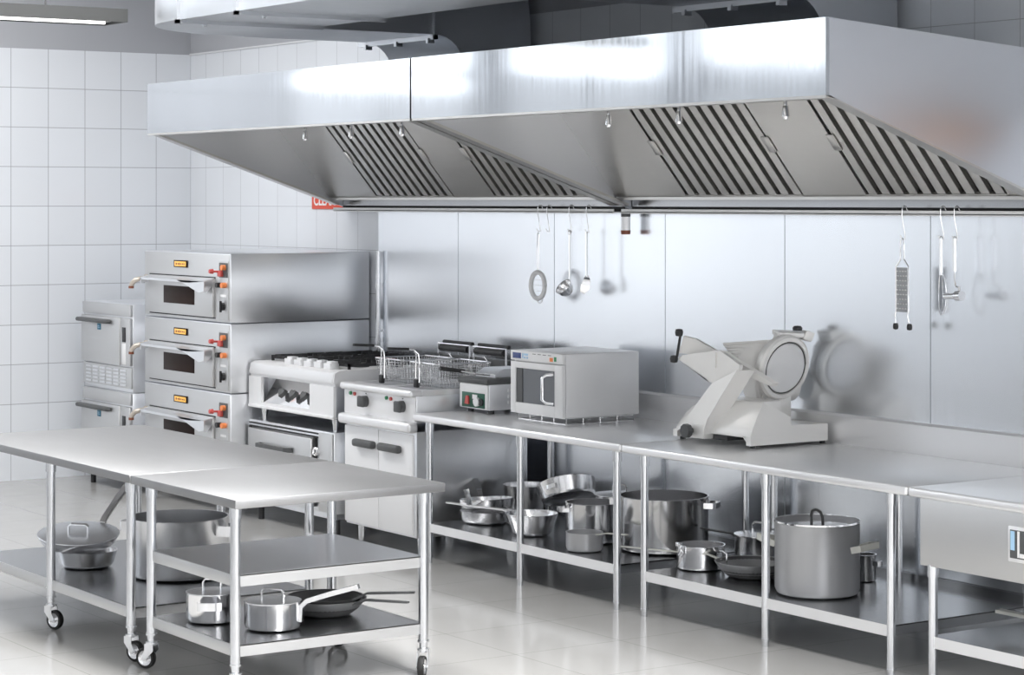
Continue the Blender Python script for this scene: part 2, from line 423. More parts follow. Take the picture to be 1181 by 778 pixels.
# ------------------------------------------------------------------ wall sign
s = thing('wall_sign', 'small red sign with white lettering on white tiles under the hood edge', 'sign', (2.17, -.006, 2.022))
MB().box(1.956, 2.385, -.012, -.001, 2.024, 2.155, .003).build('plate', 'signred', s)
bd = MB()
for a in ((1.98, 2.36, 2.04, 2.045), (1.98, 2.36, 2.135, 2.14)): bd.box(a[0], a[1], -.0135, -.012, a[2], a[3])
text_mesh('CLEAN', .10, 'white', 'lettering', s, facing_front(1.985, -.0125, 2.052), .001)

# ------------------------------------------------------------------ work counters
def leg(mb, x, y, z0, z1, r):
    mb.cyl((x, y, z0 + .035), (x, y, z1), r, 20)
    mb.cyl((x, y, z0), (x, y, z0 + .04), r * .78, 16)
    mb.cyl((x, y, z0 + .032), (x, y, z0 + .04), r * 1.12, 16)
    mb.cyl((x, y, z1 - .055), (x, y, z1), r * 1.22, 20)
def counter(x0, x1, legs, label, shelf=.228, right_end=False):
    t = thing('work_counter', label, 'counter', ((x0 + x1) / 2, -.5, 0), 'stainless wall counters')
    w = MB().box(x0, x1, -.955, -.028, .808, .850, .012, 3)
    w.build('worktop', 'top', t)
    u = MB(); u.prism([(x0, -.032, .846), (x0, -.034, .992), (x0, -.022, 1.003), (x0, -.008, 1.003), (x0, -.008, .846)], (x1 - x0, 0, 0))
    u.build('upstand', 'top', t)
    xa, xb = legs[0], legs[-1]
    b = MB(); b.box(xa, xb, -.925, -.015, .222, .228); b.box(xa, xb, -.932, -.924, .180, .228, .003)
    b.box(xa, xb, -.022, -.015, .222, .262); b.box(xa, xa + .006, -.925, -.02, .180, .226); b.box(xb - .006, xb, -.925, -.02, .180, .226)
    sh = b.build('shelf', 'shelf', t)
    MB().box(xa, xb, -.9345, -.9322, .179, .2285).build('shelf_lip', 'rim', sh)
    for x in legs:
        for y in (-.925, -.075):
            m = MB(); leg(m, x, y, 0, .81, .02); m.build('leg', 'leg', t)
    return t
counter(4.845, 6.85, (4.99, 5.915, 6.79), 'stainless wall counter carrying the microwave and small fryer')
counter(6.862, 8.912, (7.02, 7.95, 8.79), 'stainless wall counter carrying the meat slicer')
# sink unit at the right edge
t = thing('sink_unit', 'stainless sink unit with deep apron at the right edge of the frame', 'sink', (9.9, -.5, 0))
MB().box(8.922, 10.95, -.955, -.028, .808, .850, .012, 3).build('worktop', 'top', t)
MB().prism([(8.922, -.032, .846), (8.922, -.034, .992), (8.922, -.022, 1.003), (8.922, -.008, 1.003), (8.922, -.008, .846)], (2.03, 0, 0)).build('upstand', 'top', t)
ap = MB().box(8.99, 10.9, -.948, -.90, .522, .81, .003); ap.box(8.99, 9.02, -.90, -.1, .522, .81)
ap.build('apron', 'front', t)
b = MB(); b.box(9.03, 10.9, -.925, -.015, .216, .222); b.box(9.03, 10.9, -.932, -.924, .174, .222, .003); b.box(9.03, 10.9, -.022, -.015, .216, .262)
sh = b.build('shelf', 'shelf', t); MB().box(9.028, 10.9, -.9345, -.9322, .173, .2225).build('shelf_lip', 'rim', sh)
for x in (9.045, 10.85):
    for y in (-.925, -.075):
        m = MB(); leg(m, x, y, 0, .81 if y > -.5 else .53, .02); m.build('leg', 'leg', t)
pl = MB().box(9.505, 9.75, -.956, -.947, .606, .752, .004).build('control_plate', 'rim', t)
MB().box(9.518, 9.74, -.958, -.955, .622, .738, .001).build('display', 'dgrey', pl)
q = MB(); q.box(9.523, 9.545, -.960, -.957, .655, .733); q.box(9.60, 9.735, -.960, -.957, .66, .733); q.build('blue_label', 'sky', pl)
q = MB(); q.box(9.562, 9.572, -.961, -.958, .628, .735); q.box(9.575, 9.735, -.961, -.958, .628, .645)
for k in range(4): q.box(9.61, 9.66 + .02 * (k % 2), -.9615, -.9595, .672 + k * .015, .679 + k * .015)
q.build('markings', 'white', pl)

# ------------------------------------------------------------------ island tables on casters
def caster(parent, x, y, ang, top):
    r = .047
    c = thing('tmp', '', '', (x, y, 0)); 
    for k in ('label', 'category'): del c[k]
    bpy.data.objects.remove(c)
    ca, sa = math.cos(ang), math.sin(ang)
    off = Vector((ca * .028, sa * .028, 0)); ctr = Vector((x, y, r)) + off
    side = Vector((-sa, ca, 0))
    f = MB(); f.cyl((x, y, top - .02), (x, y, top + .03), .016, 14)
    f.cyl((x, y, top - .012), (x, y, top - .004), .026, 16)
    for sgn in (-1, 1):
        s = side * .021 * sgn
        a = Vector((x, y, top - .012)) + s; c0 = ctr + s
        d1 = Vector((ca, sa, 0))
        f.prism([a - d1 * .022, a + d1 * .022, a + d1 * .024 - Vector((0, 0, .03)), c0 + d1 * .012 + Vector((0, 0, .002)), c0 - d1 * .006 - Vector((0, 0, .012)), c0 - d1 * .016, a - d1 * .022 - Vector((0, 0, .03))], side * .003 * sgn)
    f.cyl(ctr - side * .026, ctr + side * .026, .006, 10)
    fo = f.build('caster', 'steel', parent)
    def wheel(prof):
        w = MB().lathe(prof, seg=36)
        z = Vector((0, 0, 1)); m = z.rotation_difference(side).to_matrix().to_4x4()
        return w.xf(Matrix.Translation(ctr) @ m)
    wheel([(.034, -.014), (.044, -.014), (r, -.008), (r, .008), (.044, .014), (.034, .014), (.034, -.014)]).build('tyre', 'rubber', fo)
    wheel([(0, -.010), (.012, -.013), (.013, -.008), (.028, -.009), (.0345, -.013), (.0345, .013), (.028, .009), (.013, .008), (.012, .013), (0, .010)]).build('wheel', 'chrome', fo)
def island(x0, x1, legs, label, mids, shelf, angs):
    t = thing('work_table', label, 'table', ((x0 + x1) / 2, -3.05, 0), 'wheeled island tables')
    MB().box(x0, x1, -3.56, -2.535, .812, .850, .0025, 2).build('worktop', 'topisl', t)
    b = MB()
    for (za, nm) in [(z, 'shelf') for z in shelf]:
        b = MB(); xa, xb = legs[0] - .0, legs[-1] + .0
        b.box(xa, xb, -3.515, -2.605, za - .006, za)
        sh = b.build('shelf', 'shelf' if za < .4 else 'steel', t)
        b = MB(); b.box(xa, xb, -3.523, -3.515, za - .05, za + .0005, .003); b.box(xa, xb, -2.605, -2.597, za - .05, za + .0005, .003)
        b.box(xa, xa + .008, -3.515, -2.605, za - .05, za - .007); b.box(xb - .008, xb, -3.515, -2.605, za - .05, za - .001)
        b.build('shelf_lip', 'front', sh)
    k = 0
    for x in legs:
        for y in (-3.52, -2.60):
            m = MB(); m.cyl((x, y, .15), (x, y, .82), .0215, 22); m.cyl((x, y, .765), (x, y, .815), .026, 22); m.cyl((x, y, .128), (x, y, .155), .018, 16); m.cyl((x, y, .15), (x, y, .158), .026, 16)
            m.build('leg', 'leg', t)
            caster(t, x, y, angs[k % len(angs)], .125); k += 1
    return t
island(4.57, 6.652, (4.66, 5.66, 6.585), 'long steel island table on casters at the left, with big stockpot on its shelf', (), (.24,), (.6, 2.2, .4, 2.0, .35, 1.2))
island(6.668, 7.69, (6.80, 7.612), 'short steel island table with two shelves and casters nearest the camera', (), (.235, .527), (3.7, 1.0, 2.6, -.75))

# ------------------------------------------------------------------ deck ovens
OX0, OX1, OY = 1.462, 2.774, -1.07
def oven(z0, label):
    H = .456; z1 = z0 + H; W = OX1 - OX0
    o = thing('deck_oven', label, 'oven', ((OX0 + OX1) / 2, -.55, z0), 'stacked deck ovens')
    b = MB().box(OX0, OX1, OY, -.02, z0 + .002, z1 - .001, .006, 2)
    b.build('body', 'steel', o)
    MB().box(OX0 + .01, OX1 - .01, OY - .004, OY + .002, z0 + .008, z1 - .008, .002).build('front_panel', 'front', o)
    yf = OY - .004
    def X(f): return OX0 + f * W
    dr = MB().box(X(.075), X(.835), yf - .022, yf, z1 - .425, z1 - .165, .006).build('door', 'front', o)
    dk = MB(); dk.box(X(.07), X(.84), yf - .003, yf + .001, z1 - .168, z1 - .158); dk.box(X(.07), X(.84), yf - .003, yf + .001, z1 - .434, z1 - .426); dk.build('door_shadow_line', 'cav', o)  # dark strips put in as shadow lines along the door edges
    MB().box(X(.277), X(.635), yf - .026, yf - .02, z1 - .352, z1 - .232, .002).build('window', 'glassdk', dr)
    # wide canopy handle with drooping wing at either end
    a = MB()
    ya = yf - .022; po = .062
    a.prism([(X(.085), ya, z1 - .170), (X(.085), ya - po, z1 - .184), (X(.085), ya - po, z1 - .200), (X(.085), ya, z1 - .182)], (W * .745, 0, 0))
    a.prism([(X(.84), ya, z1 - .172), (X(.84), ya - po, z1 - .184), (X(.84), ya - po - .004, z1 - .25), (X(.84), ya - po * .7, z1 - .262), (X(.84), ya, z1 - .21)], (-.014, 0, 0))
    a.prism([(X(.52), ya - po, z1 - .186), (X(.838), ya - po, z1 - .186), (X(.838), ya - po - .002, z1 - .25), (X(.78), ya - po - .002, z1 - .262), (X(.70), ya - po, z1 - .238), (X(.60), ya - po, z1 - .205)], (0, .008, 0))
    a.prism([(X(.085), ya, z1 - .176), (X(.085), ya - po, z1 - .19), (X(.085), ya - po, z1 - .225), (X(.085), ya, z1 - .215)], (.014, 0, 0))
    a.build('door_handle', 'steel', dr)
    bd = MB().box(X(.37), X(.525), yf - .008, yf, z1 - .106, z1 - .058, .002).build('badge', 'glassdk', o)
    MB().box(X(.385), X(.515), yf - .011, yf - .007, z1 - .099, z1 - .066, .001).build('badge_face', 'amber', bd, label='amber badge plate')
    # tiny dark lettering strokes of the badge
    q = MB()
    for k, (u, w_, hgt) in enumerate(((.40, .012, .014), (.42, .010, .01), (.436, .013, .016), (.458, .010, .012), (.476, .012, .01), (.494, .008, .014))):
        q.box(X(u), X(u + w_), yf - .0118, yf - .0105, z1 - .0825 - hgt / 2, z1 - .0825 + hgt / 2)
    q.build('badge_lettering', 'copper', bd)
    # control strip
    c = MB().box(X(.885), X(.985), yf - .004, yf, z1 - .435, z1 - .05, .002).build('control_strip', 'front', o)
    MB().box(X(.89), X(.98), yf - .008, yf - .003, z1 - .158, z1 - .062, .001).build('switch_plate', 'dgrey', c)
    MB().box(X(.895), X(.935), yf - .028, yf - .004, z1 - .152, z1 - .112, .006).build('red_switch', 'red', c, label='red switch')
    r1 = MB(); r1.cyl((X(.93), yf - .004, z1 - .135), (X(.93), yf - .09, z1 - .13), .011, 14); r1.lathe([(0, -.012), (.02, -.012), (.022, 0), (.018, .014), (0, .016)], (0, 0, 0), 18)
    r1 = MB().cyl((X(.90), yf - .004, z1 - .12), (X(.90), yf - .075, z1 - .118), .007, 12); r1.cyl((X(.90), yf - .06, z1 - .118), (X(.90), yf - .085, z1 - .117), .017, 18, .014)
    r1.build('red_knob', 'red', c, label='red knob on a short stem')
    r2 = MB().cyl((X(.955), yf - .004, z1 - .092), (X(.955), yf - .035, z1 - .092), .017, 18, .018); r2.build('orange_knob', 'orange', c, label='orange knob')
    r3 = MB().cyl((X(.955), yf - .004, z1 - .208), (X(.955), yf - .035, z1 - .208), .018, 18); r3.build('orange_knob', 'orange', c, label='orange knob')
    r4 = MB().cyl((X(.905), yf - .004, z1 - .208), (X(.905), yf - .04, z1 - .208), .017, 16); r4.build('black_button', 'black', c)
    MB().box(X(.905), X(.965), yf - .007, yf - .003, z1 - .285, z1 - .270).build('label_strip', 'white', c)
    r5 = MB().cyl((X(.935), yf - .004, z1 - .348), (X(.935), yf - .022, z1 - .348), .026, 20); r5.box(X(.935) - .006, X(.935) + .006, yf - .034, yf - .02, z1 - .385, z1 - .311, .002)
    r5.build('dial', 'black', c)
    # steam pipe elbow out of the left side
    zp = z1 - .195; xp = X(.035)
    p = MB().tube([(xp, yf + .002, zp), (xp, yf - .05, zp - .002), (xp - .012, yf - .085, zp - .012), (xp - .03, yf - .10, zp - .035), (xp - .034, yf - .105, zp - .055)], .017, 14)
    p.cyl((xp, yf - .018, zp), (xp, yf + .002, zp), .026, 16); p.build('steam_pipe', 'brass', o)
    p = MB().cyl((xp - .034, yf - .105, zp - .07), (xp - .034, yf - .105, zp - .053), .019, 14); p.build('pipe_end', 'copper', o)
    return o
oven(1.281, 'topmost of the three stacked steel deck ovens by the corner')
oven(.822, 'middle of the three stacked steel deck ovens by the corner')
oven(.363, 'lowest of the three stacked steel deck ovens, half hidden by the island table')
s = thing('oven_stand', 'low steel stand carrying the stack of deck ovens', 'stand', ((OX0 + OX1) / 2, -.55, 0))
q = MB()
q.box(OX0 + .01, OX1 - .01, OY + .01, OY + .05, .30, .363); q.box(OX0 + .01, OX1 - .01, -.07, -.03, .30, .363)
q.box(OX0 + .01, OX0 + .05, OY + .05, -.07, .30, .363); q.box(OX1 - .05, OX1 - .01, OY + .05, -.07, .30, .363)
q.build('stand_frame', 'steel', s)
for x in (OX0 + .04, OX1 - .04):
    for y in (OY + .04, -.06): MB().box(x - .02, x + .02, y - .02, y + .02, 0, .30, .003).build('leg', 'steel', s)

# ------------------------------------------------------------------ cooling cabinets in the corner
def cooler(z0, z1, label):
    x0, x1, y = .375, 1.222, -1.05
    o = thing('cooling_cabinet', label, 'refrigerator', ((x0 + x1) / 2, -.6, z0), 'stacked cooling cabinets')
    MB().box(x0, x1, y, -.15, z0, z1, .006).build('body', 'steel', o)
    H = z1 - z0
    MB().box(x0 + .006, x1 - .006, y - .02, y, z1 - .088, z1 - .004, .004).build('top_panel', 'front', o)
    dr = MB().box(x0 + .006, x1 - .17, y - .03, y, z1 - .44, z1 - .10, .005).build('door', 'front', o)
    MB().box(x0 - .005, x1 - .30, y - .075, y - .028, z1 - .148, z1 - .118, .012, 3).build('door_handle', 'dgrey', dr)
    MB().box(x0 + .30, x0 + .36, y - .033, y - .029, z1 - .20, z1 - .155, .001).build('sticker', 'blue', dr)
    q = MB().box(x0 + .312, x0 + .348, y - .0345, y - .0325, z1 - .186, z1 - .180); q.box(x0 + .312, x0 + .34, y - .0345, y - .0325, z1 - .174, z1 - .168); q.build('sticker_marks', 'sky', dr)
    cp = MB().box(x1 - .165, x1 - .006, y - .025, y, z1 - .44, z1 - .10, .004).build('control_panel', 'front', o)
    MB().box(x1 - .125, x1 - .07, y - .029, y - .024, z1 - .27, z1 - .165, .002).build('display', 'black', cp)
    MB().box(x1 - .13, x1 - .065, y - .028, y - .024, z1 - .43, z1 - .28, .002).build('key_strip', 'white', cp)
    vb = MB().box(x0 + .006, x1 - .006, y - .012, y, z1 - .60, z1 - .45, .003).build('vent_panel', 'front', o)
    v = MB()
    for r in range(5):
        for k in range(6): v.box(x0 + .07 + k * .12, x0 + .165 + k * .12, y - .02, y - .011, z1 - .585 + r * .026, z1 - .572 + r * .026)
    v.build('vent_slots', 'steel', vb)
    return o
cooler(.716, 1.345, 'upper of two stacked grey cooling cabinets in the tiled corner')
c2 = cooler(.085, .714, 'lower of two stacked grey cooling cabinets in the tiled corner')
for x in (.42, 1.17):
    for y in (-1.0, -.2): MB().cyl((x, y, 0), (x, y, .087), .02, 14).build('foot', 'black', c2)

# riser pipe between ovens and wall sheets
p = MB().cyl((2.912, -.034, 0), (2.912, -.034, 1.745), .016, 14)
for z in (.5, 1.13, 1.5): p.cyl((2.912, -.034, z), (2.912, -.034, z + .03), .02, 14)
p.box(2.905, 2.920, -.034, -.006, 1.2, 1.215)
tag(p.build('riser_pipe', 'leg'), 'thin steel riser pipe on the wall at the right of the ovens', 'pipe')

# ------------------------------------------------------------------ gas range on its oven cabinet
RX0, RX1, RY = 2.80, 3.915, -.95
g = thing('gas_range', 'six-burner steel gas range with black grates standing on an oven cabinet', 'stove', ((RX0 + RX1) / 2, -.5, .655))
b = MB()
b.prism([(RX0, RY + .012, .955), (RX0, RY, .962), (RX0, RY + .012, 1.022), (RX0, RY + .04, 1.036), (RX0, -.08, 1.036), (RX0, -.08, .94), (RX0, RY + .012, .94)], (RX1 - RX0, 0, 0))
b.build('hob_top', 'flight', g)
MB().prism([(RX0 + .01, RY - .001, .957), (RX0 + .01, RY - .004, .966), (RX0 + .01, RY + .008, 1.022), (RX0 + .01, RY + .011, 1.019)], (RX1 - RX0 - .02, 0, 0)).build('front_strip', 'rim', g)
b = MB(); b.box(RX0, RX0 + .02, RY + .02, -.08, .745, .94); b.box(RX1 - .02, RX1, RY + .02, -.08, .745, .94); b.box(RX0 + .02, RX1 - .02, -.10, -.08, .745, .94); b.box(RX0 + .02, RX1 - .02, RY + .02, -.10, .745, .76)
b.box(RX0 + .02, RX1 - .02, RY + .13, RY + .14, .76, .94); b.build('carcass', 'steel', g)
fr = MB(); fr.box(RX0, RX0 + .17, RY, RY + .02, .755, .94); fr.box(RX1 - .30, RX1, RY, RY + .02, .755, .94); fr.box(RX0 + .17, RX1 - .30, RY, RY + .02, .755, .775); fr.box(RX0, RX1, RY - .008, RY + .02, .738, .757, .004)
fr.build('front_frame', 'flight', g)
MB().prism([(RX0 + .17, RY + .02, .775), (RX0 + .17, RY + .12, .94), (RX0 + .17, RY + .13, .94), (RX0 + .17, RY + .03, .775)], (RX1 - .30 - RX0 - .17, 0, 0)).build('control_panel', 'chrome', g)
for k in range(3):
    x = RX0 + .40 + k * .145; zc, yc = .845, RY + .045
    n = Vector((0, -.855, .518))
    kb = MB(); c0 = Vector((x, yc, zc))
    pts = []
    for j in range(24):
        a = 2 * PI * j / 24
        hx = .036 * (math.sin(a) ** 3); hz = .0325 * (13 * math.cos(a) - 5 * math.cos(2 * a) - 2 * math.cos(3 * a) - math.cos(4 * a)) / 16
        pts.append(c0 + Vector((hx, 0, 0)) + Vector((0, .518, .855)) * hz)
    kb.prism(pts, n * .03)
    kb.build('knob', 'dgrey', g)
for k in range(3):
    xa = RX0 + .05 + k * .345
    for (ya, yb) in ((RY + .14, RY + .50), (RY + .52, RY + .87)):
        gr = MB(); z = 1.052
        for x in (xa, xa + .305): gr.box(x, x + .015, ya, yb, z, z + .02)
        for y in (ya, yb - .015): gr.box(xa, xa + .32, y, y + .015, z, z + .02)
        for q in range(4):
            xx = xa + .05 + q * .068; gr.box(xx, xx + .012, ya, ya + .12, z + .004, z + .026); gr.box(xx, xx + .012, yb - .12, yb, z + .004, z + .026)
        for x in (xa, xa + .305):
            for y in (ya, yb - .015): gr.box(x, x + .015, y, y + .015, 1.036, z)
        gr.build('burner_grate', 'iron', g)
        bu = MB().lathe([(0, 1.037), (.055, 1.037), (.055, 1.05), (.04, 1.056), (0, 1.056)], (xa + .16, (ya + yb) / 2, 0), 20); bu.build('burner', 'dgrey', g)
for k in range(5):
    x = RX0 + .38 + k * .128; st = MB().box(x, x + .085, RY + .055, RY + .12, 1.036, 1.072, .004); st.box(x + .012, x + .073, RY + .07, RY + .12, 1.07, 1.084, .003); st.build('grate_rest', 'rim', g)
for x in (RX0 + .13, RX1 - .06):
    for y in (RY + .05, -.12): MB().lathe([(0, .655), (.014, .655), (.016, .68), (.026, .745), (0, .745)], (x, y, 0), 16).build('foot', 'leg', g)
CX0, CX1 = 2.782, 3.90
o = thing('oven_cabinet', 'steel convection oven cabinet with dark handle under the gas range', 'oven', ((CX0 + CX1) / 2, -.5, 0))
MB().box(CX0, CX1, RY + .012, -.09, .15, .655, .006).build('body', 'steel', o)
dr = MB().box(CX0 + .04, CX1 - .235, RY - .02, RY + .012, .19, .605, .008).build('door', 'front', o)
q = MB(); q.box(CX0 + .03, CX1 - .17, RY - .006, RY + .012, .61, .618); q.box(CX0 + .03, CX1 - .17, RY - .006, RY + .012, .632, .64); q.box(CX0 + .028, CX0 + .036, RY - .006, RY + .012, .18, .615); q.box(CX1 - .225, CX1 - .212, RY - .006, RY + .012, .18, .615)
q.build('door_seal', 'cav', o)
MB().box(CX1 - .165, CX1, RY - .004, RY + .012, .16, .645, .003).build('side_panel', 'front', o)
MB().bar([(CX0 + .22, RY - .02, .508), (CX0 + .25, RY - .065, .508), (CX0 + .62, RY - .065, .508), (CX0 + .65, RY - .02, .508)], .03, .02).build('door_handle', 'dgrey', dr)
la = MB(); z = Vector((0, 0, 1)); mm = Matrix.Translation((CX1 - .19, RY - .004, .525)) @ Matrix.Rotation(PI / 2, 4, 'X')
la.lathe([(.018, 0), (.026, 0), (.028, .012), (.022, .018), (.018, .012), (.018, 0)], seg=22).xf(mm); la.build('latch_ring', 'chrome', o)
q = MB().box(CX0 + .02, CX1 - .02, RY + .03, -.10, .115, .15); q.build('base_rail', 'steel', o)
for x in (CX0 + .06, CX1 - .06):
    for y in (RY + .07, -.14): MB().cyl((x, y, 0), (x, y, .116), .02, 14).build('foot', 'black', o)

# ------------------------------------------------------------------ twin fryer
FX0, FX1, FY = 3.985, 4.815, -.91
fy = thing('deep_fryer', 'floor-standing twin-tank fryer with knobs and wire baskets beside the range', 'fryer', ((FX0 + FX1) / 2, -.5, 0))
MB().box(FX0 + .01, FX1 - .002, FY + .006, -.12, .115, .735, .004).build('cabinet', 'steel', fy)
for (a, c, hx) in ((FX0 + .015, FX0 + .412, FX0 + .16), (FX0 + .418, FX1 - .03, FX0 + .455)):
    dr = MB().box(a, c, FY - .008, FY + .006, .13, .715, .003).build('door', 'flight', fy)
    MB().box(hx, hx + .235, FY - .05, FY - .006, .598, .645, .016, 3).build('door_handle', 'dgrey', dr)
MB().box(FX0 + .004, FX1, FY + .004, -.12, .785, .945, .004).build('control_housing', 'steel', fy)
cp = MB().box(FX0 + .004, FX1 - .004, FY - .004, FY + .006, .79, .94, .002).build('control_panel', 'flight', fy)
MB().box(FX0, FX1, FY - .055, FY + .02, .728, .79, .02, 4).build('lower_bullnose', 'rim', fy)
MB().box(FX0, FX1, FY - .04, FY + .05, .934, .978, .018, 4).build('upper_bullnose', 'rim', fy)
dk = MB(); dk.box(FX0, FX1, FY + .045, FY + .09, .945, .974); dk.box(FX0, FX1, -.18, -.10, .945, .974)
for a, c in ((FX0, FX0 + .03), (FX0 + .39, FX0 + .435), (FX1 - .03, FX1)): dk.box(a, c, FY + .09, -.18, .945, .974)
dk.box(FX0 + .03, FX1 - .03, FY + .09, -.18, .80, .81)
dk.build('deck', 'top', fy)
for k, xk in enumerate((FX0 + .265, FX0 + .69)):
    kb = MB().cyl((xk, FY - .004, .875), (xk, FY - .03, .875), .034, 22); kb.box(xk - .034, xk + .034, FY - .052, FY - .028, .842, .908, .008); kb.build('knob', 'dgrey', fy)
    MB().cyl((xk - .18, FY - .004, .913), (xk - .18, FY - .014, .913), .011, 12).build('green_lamp', 'ledgreen', fy, label='green indicator')
    MB().cyl((xk - .13, FY - .004, .911), (xk - .13, FY - .014, .911), .011, 12).build('red_lamp', 'red', fy, label='red indicator')
    MB().box(xk - .006, xk + .006, FY - .0055, FY - .003, .918, .924).build('mark', 'dgrey', fy)
for x in (FX0 + .08, FX1 - .06):
    for y in (FY + .08, -.2): MB().lathe([(0, 0), (.02, 0), (.026, .03), (.03, .118), (0, .118)], (x, y, 0), 16).build('foot', 'leg', fy)
# rear heater heads with black grips on wire brackets
for k in range(2):
    xa = FX0 + .03 + k * .40
    hh = MB().box(xa, xa + .36, -.235, -.165, .974, 1.12, .006).build('heater_head', 'dgrey', fy)
    MB().cyl((xa + .03, -.25, 1.165), (xa + .34, -.25, 1.165), .02, 14).build('grip', 'black', hh)
    MB().cyl((xa + .02, -.22, 1.20), (xa + .35, -.22, 1.20), .012, 12).build('rail', 'black', hh)
    w = MB(); w.tube([(xa, -.25, 1.06), (xa, -.25, 1.19), (xa + .36, -.25, 1.19), (xa + .36, -.25, 1.06)], .006, 8); w.tube([(xa + .02, -.26, 1.10), (xa + .05, -.27, 1.135), (xa + .16, -.27, 1.135), (xa + .18, -.26, 1.10), (xa + .02, -.26, 1.10)], .006, 8)
    w.build('wire_bracket', 'chrome', hh)

def basket(x0, x1, y0, y1, z0, z1, label, hx):
    b = thing('fryer_basket', label, 'basket', ((x0 + x1) / 2, (y0 + y1) / 2, z0), 'wire fryer baskets')
    m = MB(); tp = .018
    def ring(z, k): 
        i = tp * (1 - k); return [(x0 + i, y0 + i, z), (x1 - i, y0 + i, z), (x1 - i, y1 - i, z), (x0 + i, y1 - i, z), (x0 + i, y0 + i, z)]
    nz = 8
    for k in range(nz):
        r = ring(z0 + (z1 - z0) * k / nz, k / nz)
        for a, c in zip(r, r[1:]): m.cyl(a, c, .0014, 4)
    nx, ny = 14, 16
    for k in range(nx + 1):
        u = k / nx
        for (ya, s) in ((y0, 1), (y1, -1)):
            m.cyl((x0 + tp + (x1 - x0 - 2 * tp) * u, ya + s * tp, z0), (x0 + (x1 - x0) * u, ya, z1), .0014, 4)
        m.cyl((x0 + tp + (x1 - x0 - 2 * tp) * u, y0 + tp, z0), (x0 + tp + (x1 - x0 - 2 * tp) * u, y1 - tp, z0), .0014, 4)
    for k in range(ny + 1):
        u = k / ny
        for (xa, s) in ((x0, 1), (x1, -1)):
            m.cyl((xa + s * tp, y0 + tp + (y1 - y0 - 2 * tp) * u, z0), (xa, y0 + (y1 - y0) * u, z1), .0014, 4)
    m.build('wire_mesh', 'chrome', b)
    r = ring(z1, 1); q = MB()
    for a, c in zip(r, r[1:]): q.cyl(a, c, .005, 8)
    q.build('top_rim', 'chrome', b)
    hd = MB()
    for dx in (-.022, .022):
        hd.tube([(hx + dx, y0 - .012, z1 - .12), (hx + dx * .9, y0 - .01, z1), (hx + dx * .6, y0 - .012, z1 + .05), (hx, y0 - .035, z1 + .075), (hx - .005, y0 - .08, z1 + .082)], .005, 8)
    ho = hd.build('handle', 'chrome', b)
    MB().cyl((hx - .005, y0 - .07, z1 + .081), (hx - .015, y0 - .21, z1 + .09), .008, 10).build('grip', 'black', ho)
    MB().box(hx - .02, hx + .02, y0 - .03, y0 - .006, z1 - .15, z1 - .10, .006).build('front_hook', 'black', ho)
    return b
basket(FX0 + .045, FX0 + .378, -.715, -.36, .975, 1.118, 'wire fryer basket over the left tank of the floor fryer', FX0 + .145)
basket(FX0 + .455, FX0 + .785, -.715, -.36, .975, 1.118, 'wire fryer basket over the right tank of the floor fryer', FX0 + .55)

# ------------------------------------------------------------------ countertop fryer
TX0, TX1, TY = 4.868, 5.172, -.645
t = thing('tabletop_fryer', 'small countertop fryer with green control panel left of the microwave', 'fryer', ((TX0 + TX1) / 2, -.45, .85))
MB().box(TX0, TX1, TY + .012, -.30, .872, 1.022, .005).build('body', 'steel', t)
MB().box(TX0 + .006, TX1 - .006, TY, TY + .014, .876, 1.018, .004).build('front_panel', 'white', t)
gp = MB().box(TX0 + .035, TX1 - .03, TY - .004, TY + .002, .882, .968, .002).build('control_panel', 'green', t)
MB().prism([(TX0 + .078, TY - .014, .90), (TX0 + .118, TY - .014, .90), (TX0 + .112, TY - .014, .948), (TX0 + .092, TY - .014, .948)], (0, .012, 0)).build('switch', 'red', gp)
MB().box(TX0 + .15, TX0 + .20, TY - .006, TY - .003, .932, .958).build('label_plate', 'white', gp)
q = MB(); q.cyl((TX0 + .205, TY - .004, .918), (TX0 + .205, TY - .02, .918), .026, 20); q.build('dial', 'white', gp)
MB().cyl((TX0 + .245, TY - .004, .918), (TX0 + .245, TY - .012, .918), .022, 20).build('dial_ring', 'black', gp)
q = MB()
for k in range(3): q.box(TX0 + .155 + k * .018, TX0 + .165 + k * .018, TY - .0055, TY - .003, .908, .914)
q.box(TX0 + .155, TX0 + .163, TY - .0055, TY - .003, .916, .928); q.build('markings', 'white', gp)
MB().box(TX0 - .006, TX1 + .006, TY - .006, -.295, 1.022, 1.055, .006).build('tank_rim', 'dgrey', t)
v = MB()
for k in range(3): v.box(TX1 - .001, TX1 + .006, -.50, -.36, .915 + k * .034, .921 + k * .034, .001); v.box(TX1 - .001, TX1 + .006, -.505, -.497, .906 + k * .034, .925 + k * .034)
v.build('side_vents', 'rim', t)
for x in (TX0 + .05, TX1 - .04):
    for y in (TY + .05, -.34): MB().cyl((x, y, .85), (x, y, .874), .018, 12).build('foot', 'black', t)
cv = MB().prism([(TX0 + .05, -.56, 1.056), (TX0 + .05, -.56, 1.075), (TX0 + .05, -.50, 1.105), (TX0 + .05, -.33, 1.105), (TX0 + .05, -.33, 1.056)], (TX1 - TX0 - .10, 0, 0)); cv.build('lid', 'steel', t)
hd = MB()
for dx in (-.03, .03): hd.tube([(5.04 + dx, -.56, 1.068), (5.035 + dx * .7, -.66, 1.082), (5.025 + dx * .2, -.74, 1.098)], .005, 8)
hb = hd.build('lid_handle', 'chrome', t); MB().cyl((5.027, -.71, 1.094), (5.012, -.87, 1.118), .012, 12).build('grip', 'black', hb)

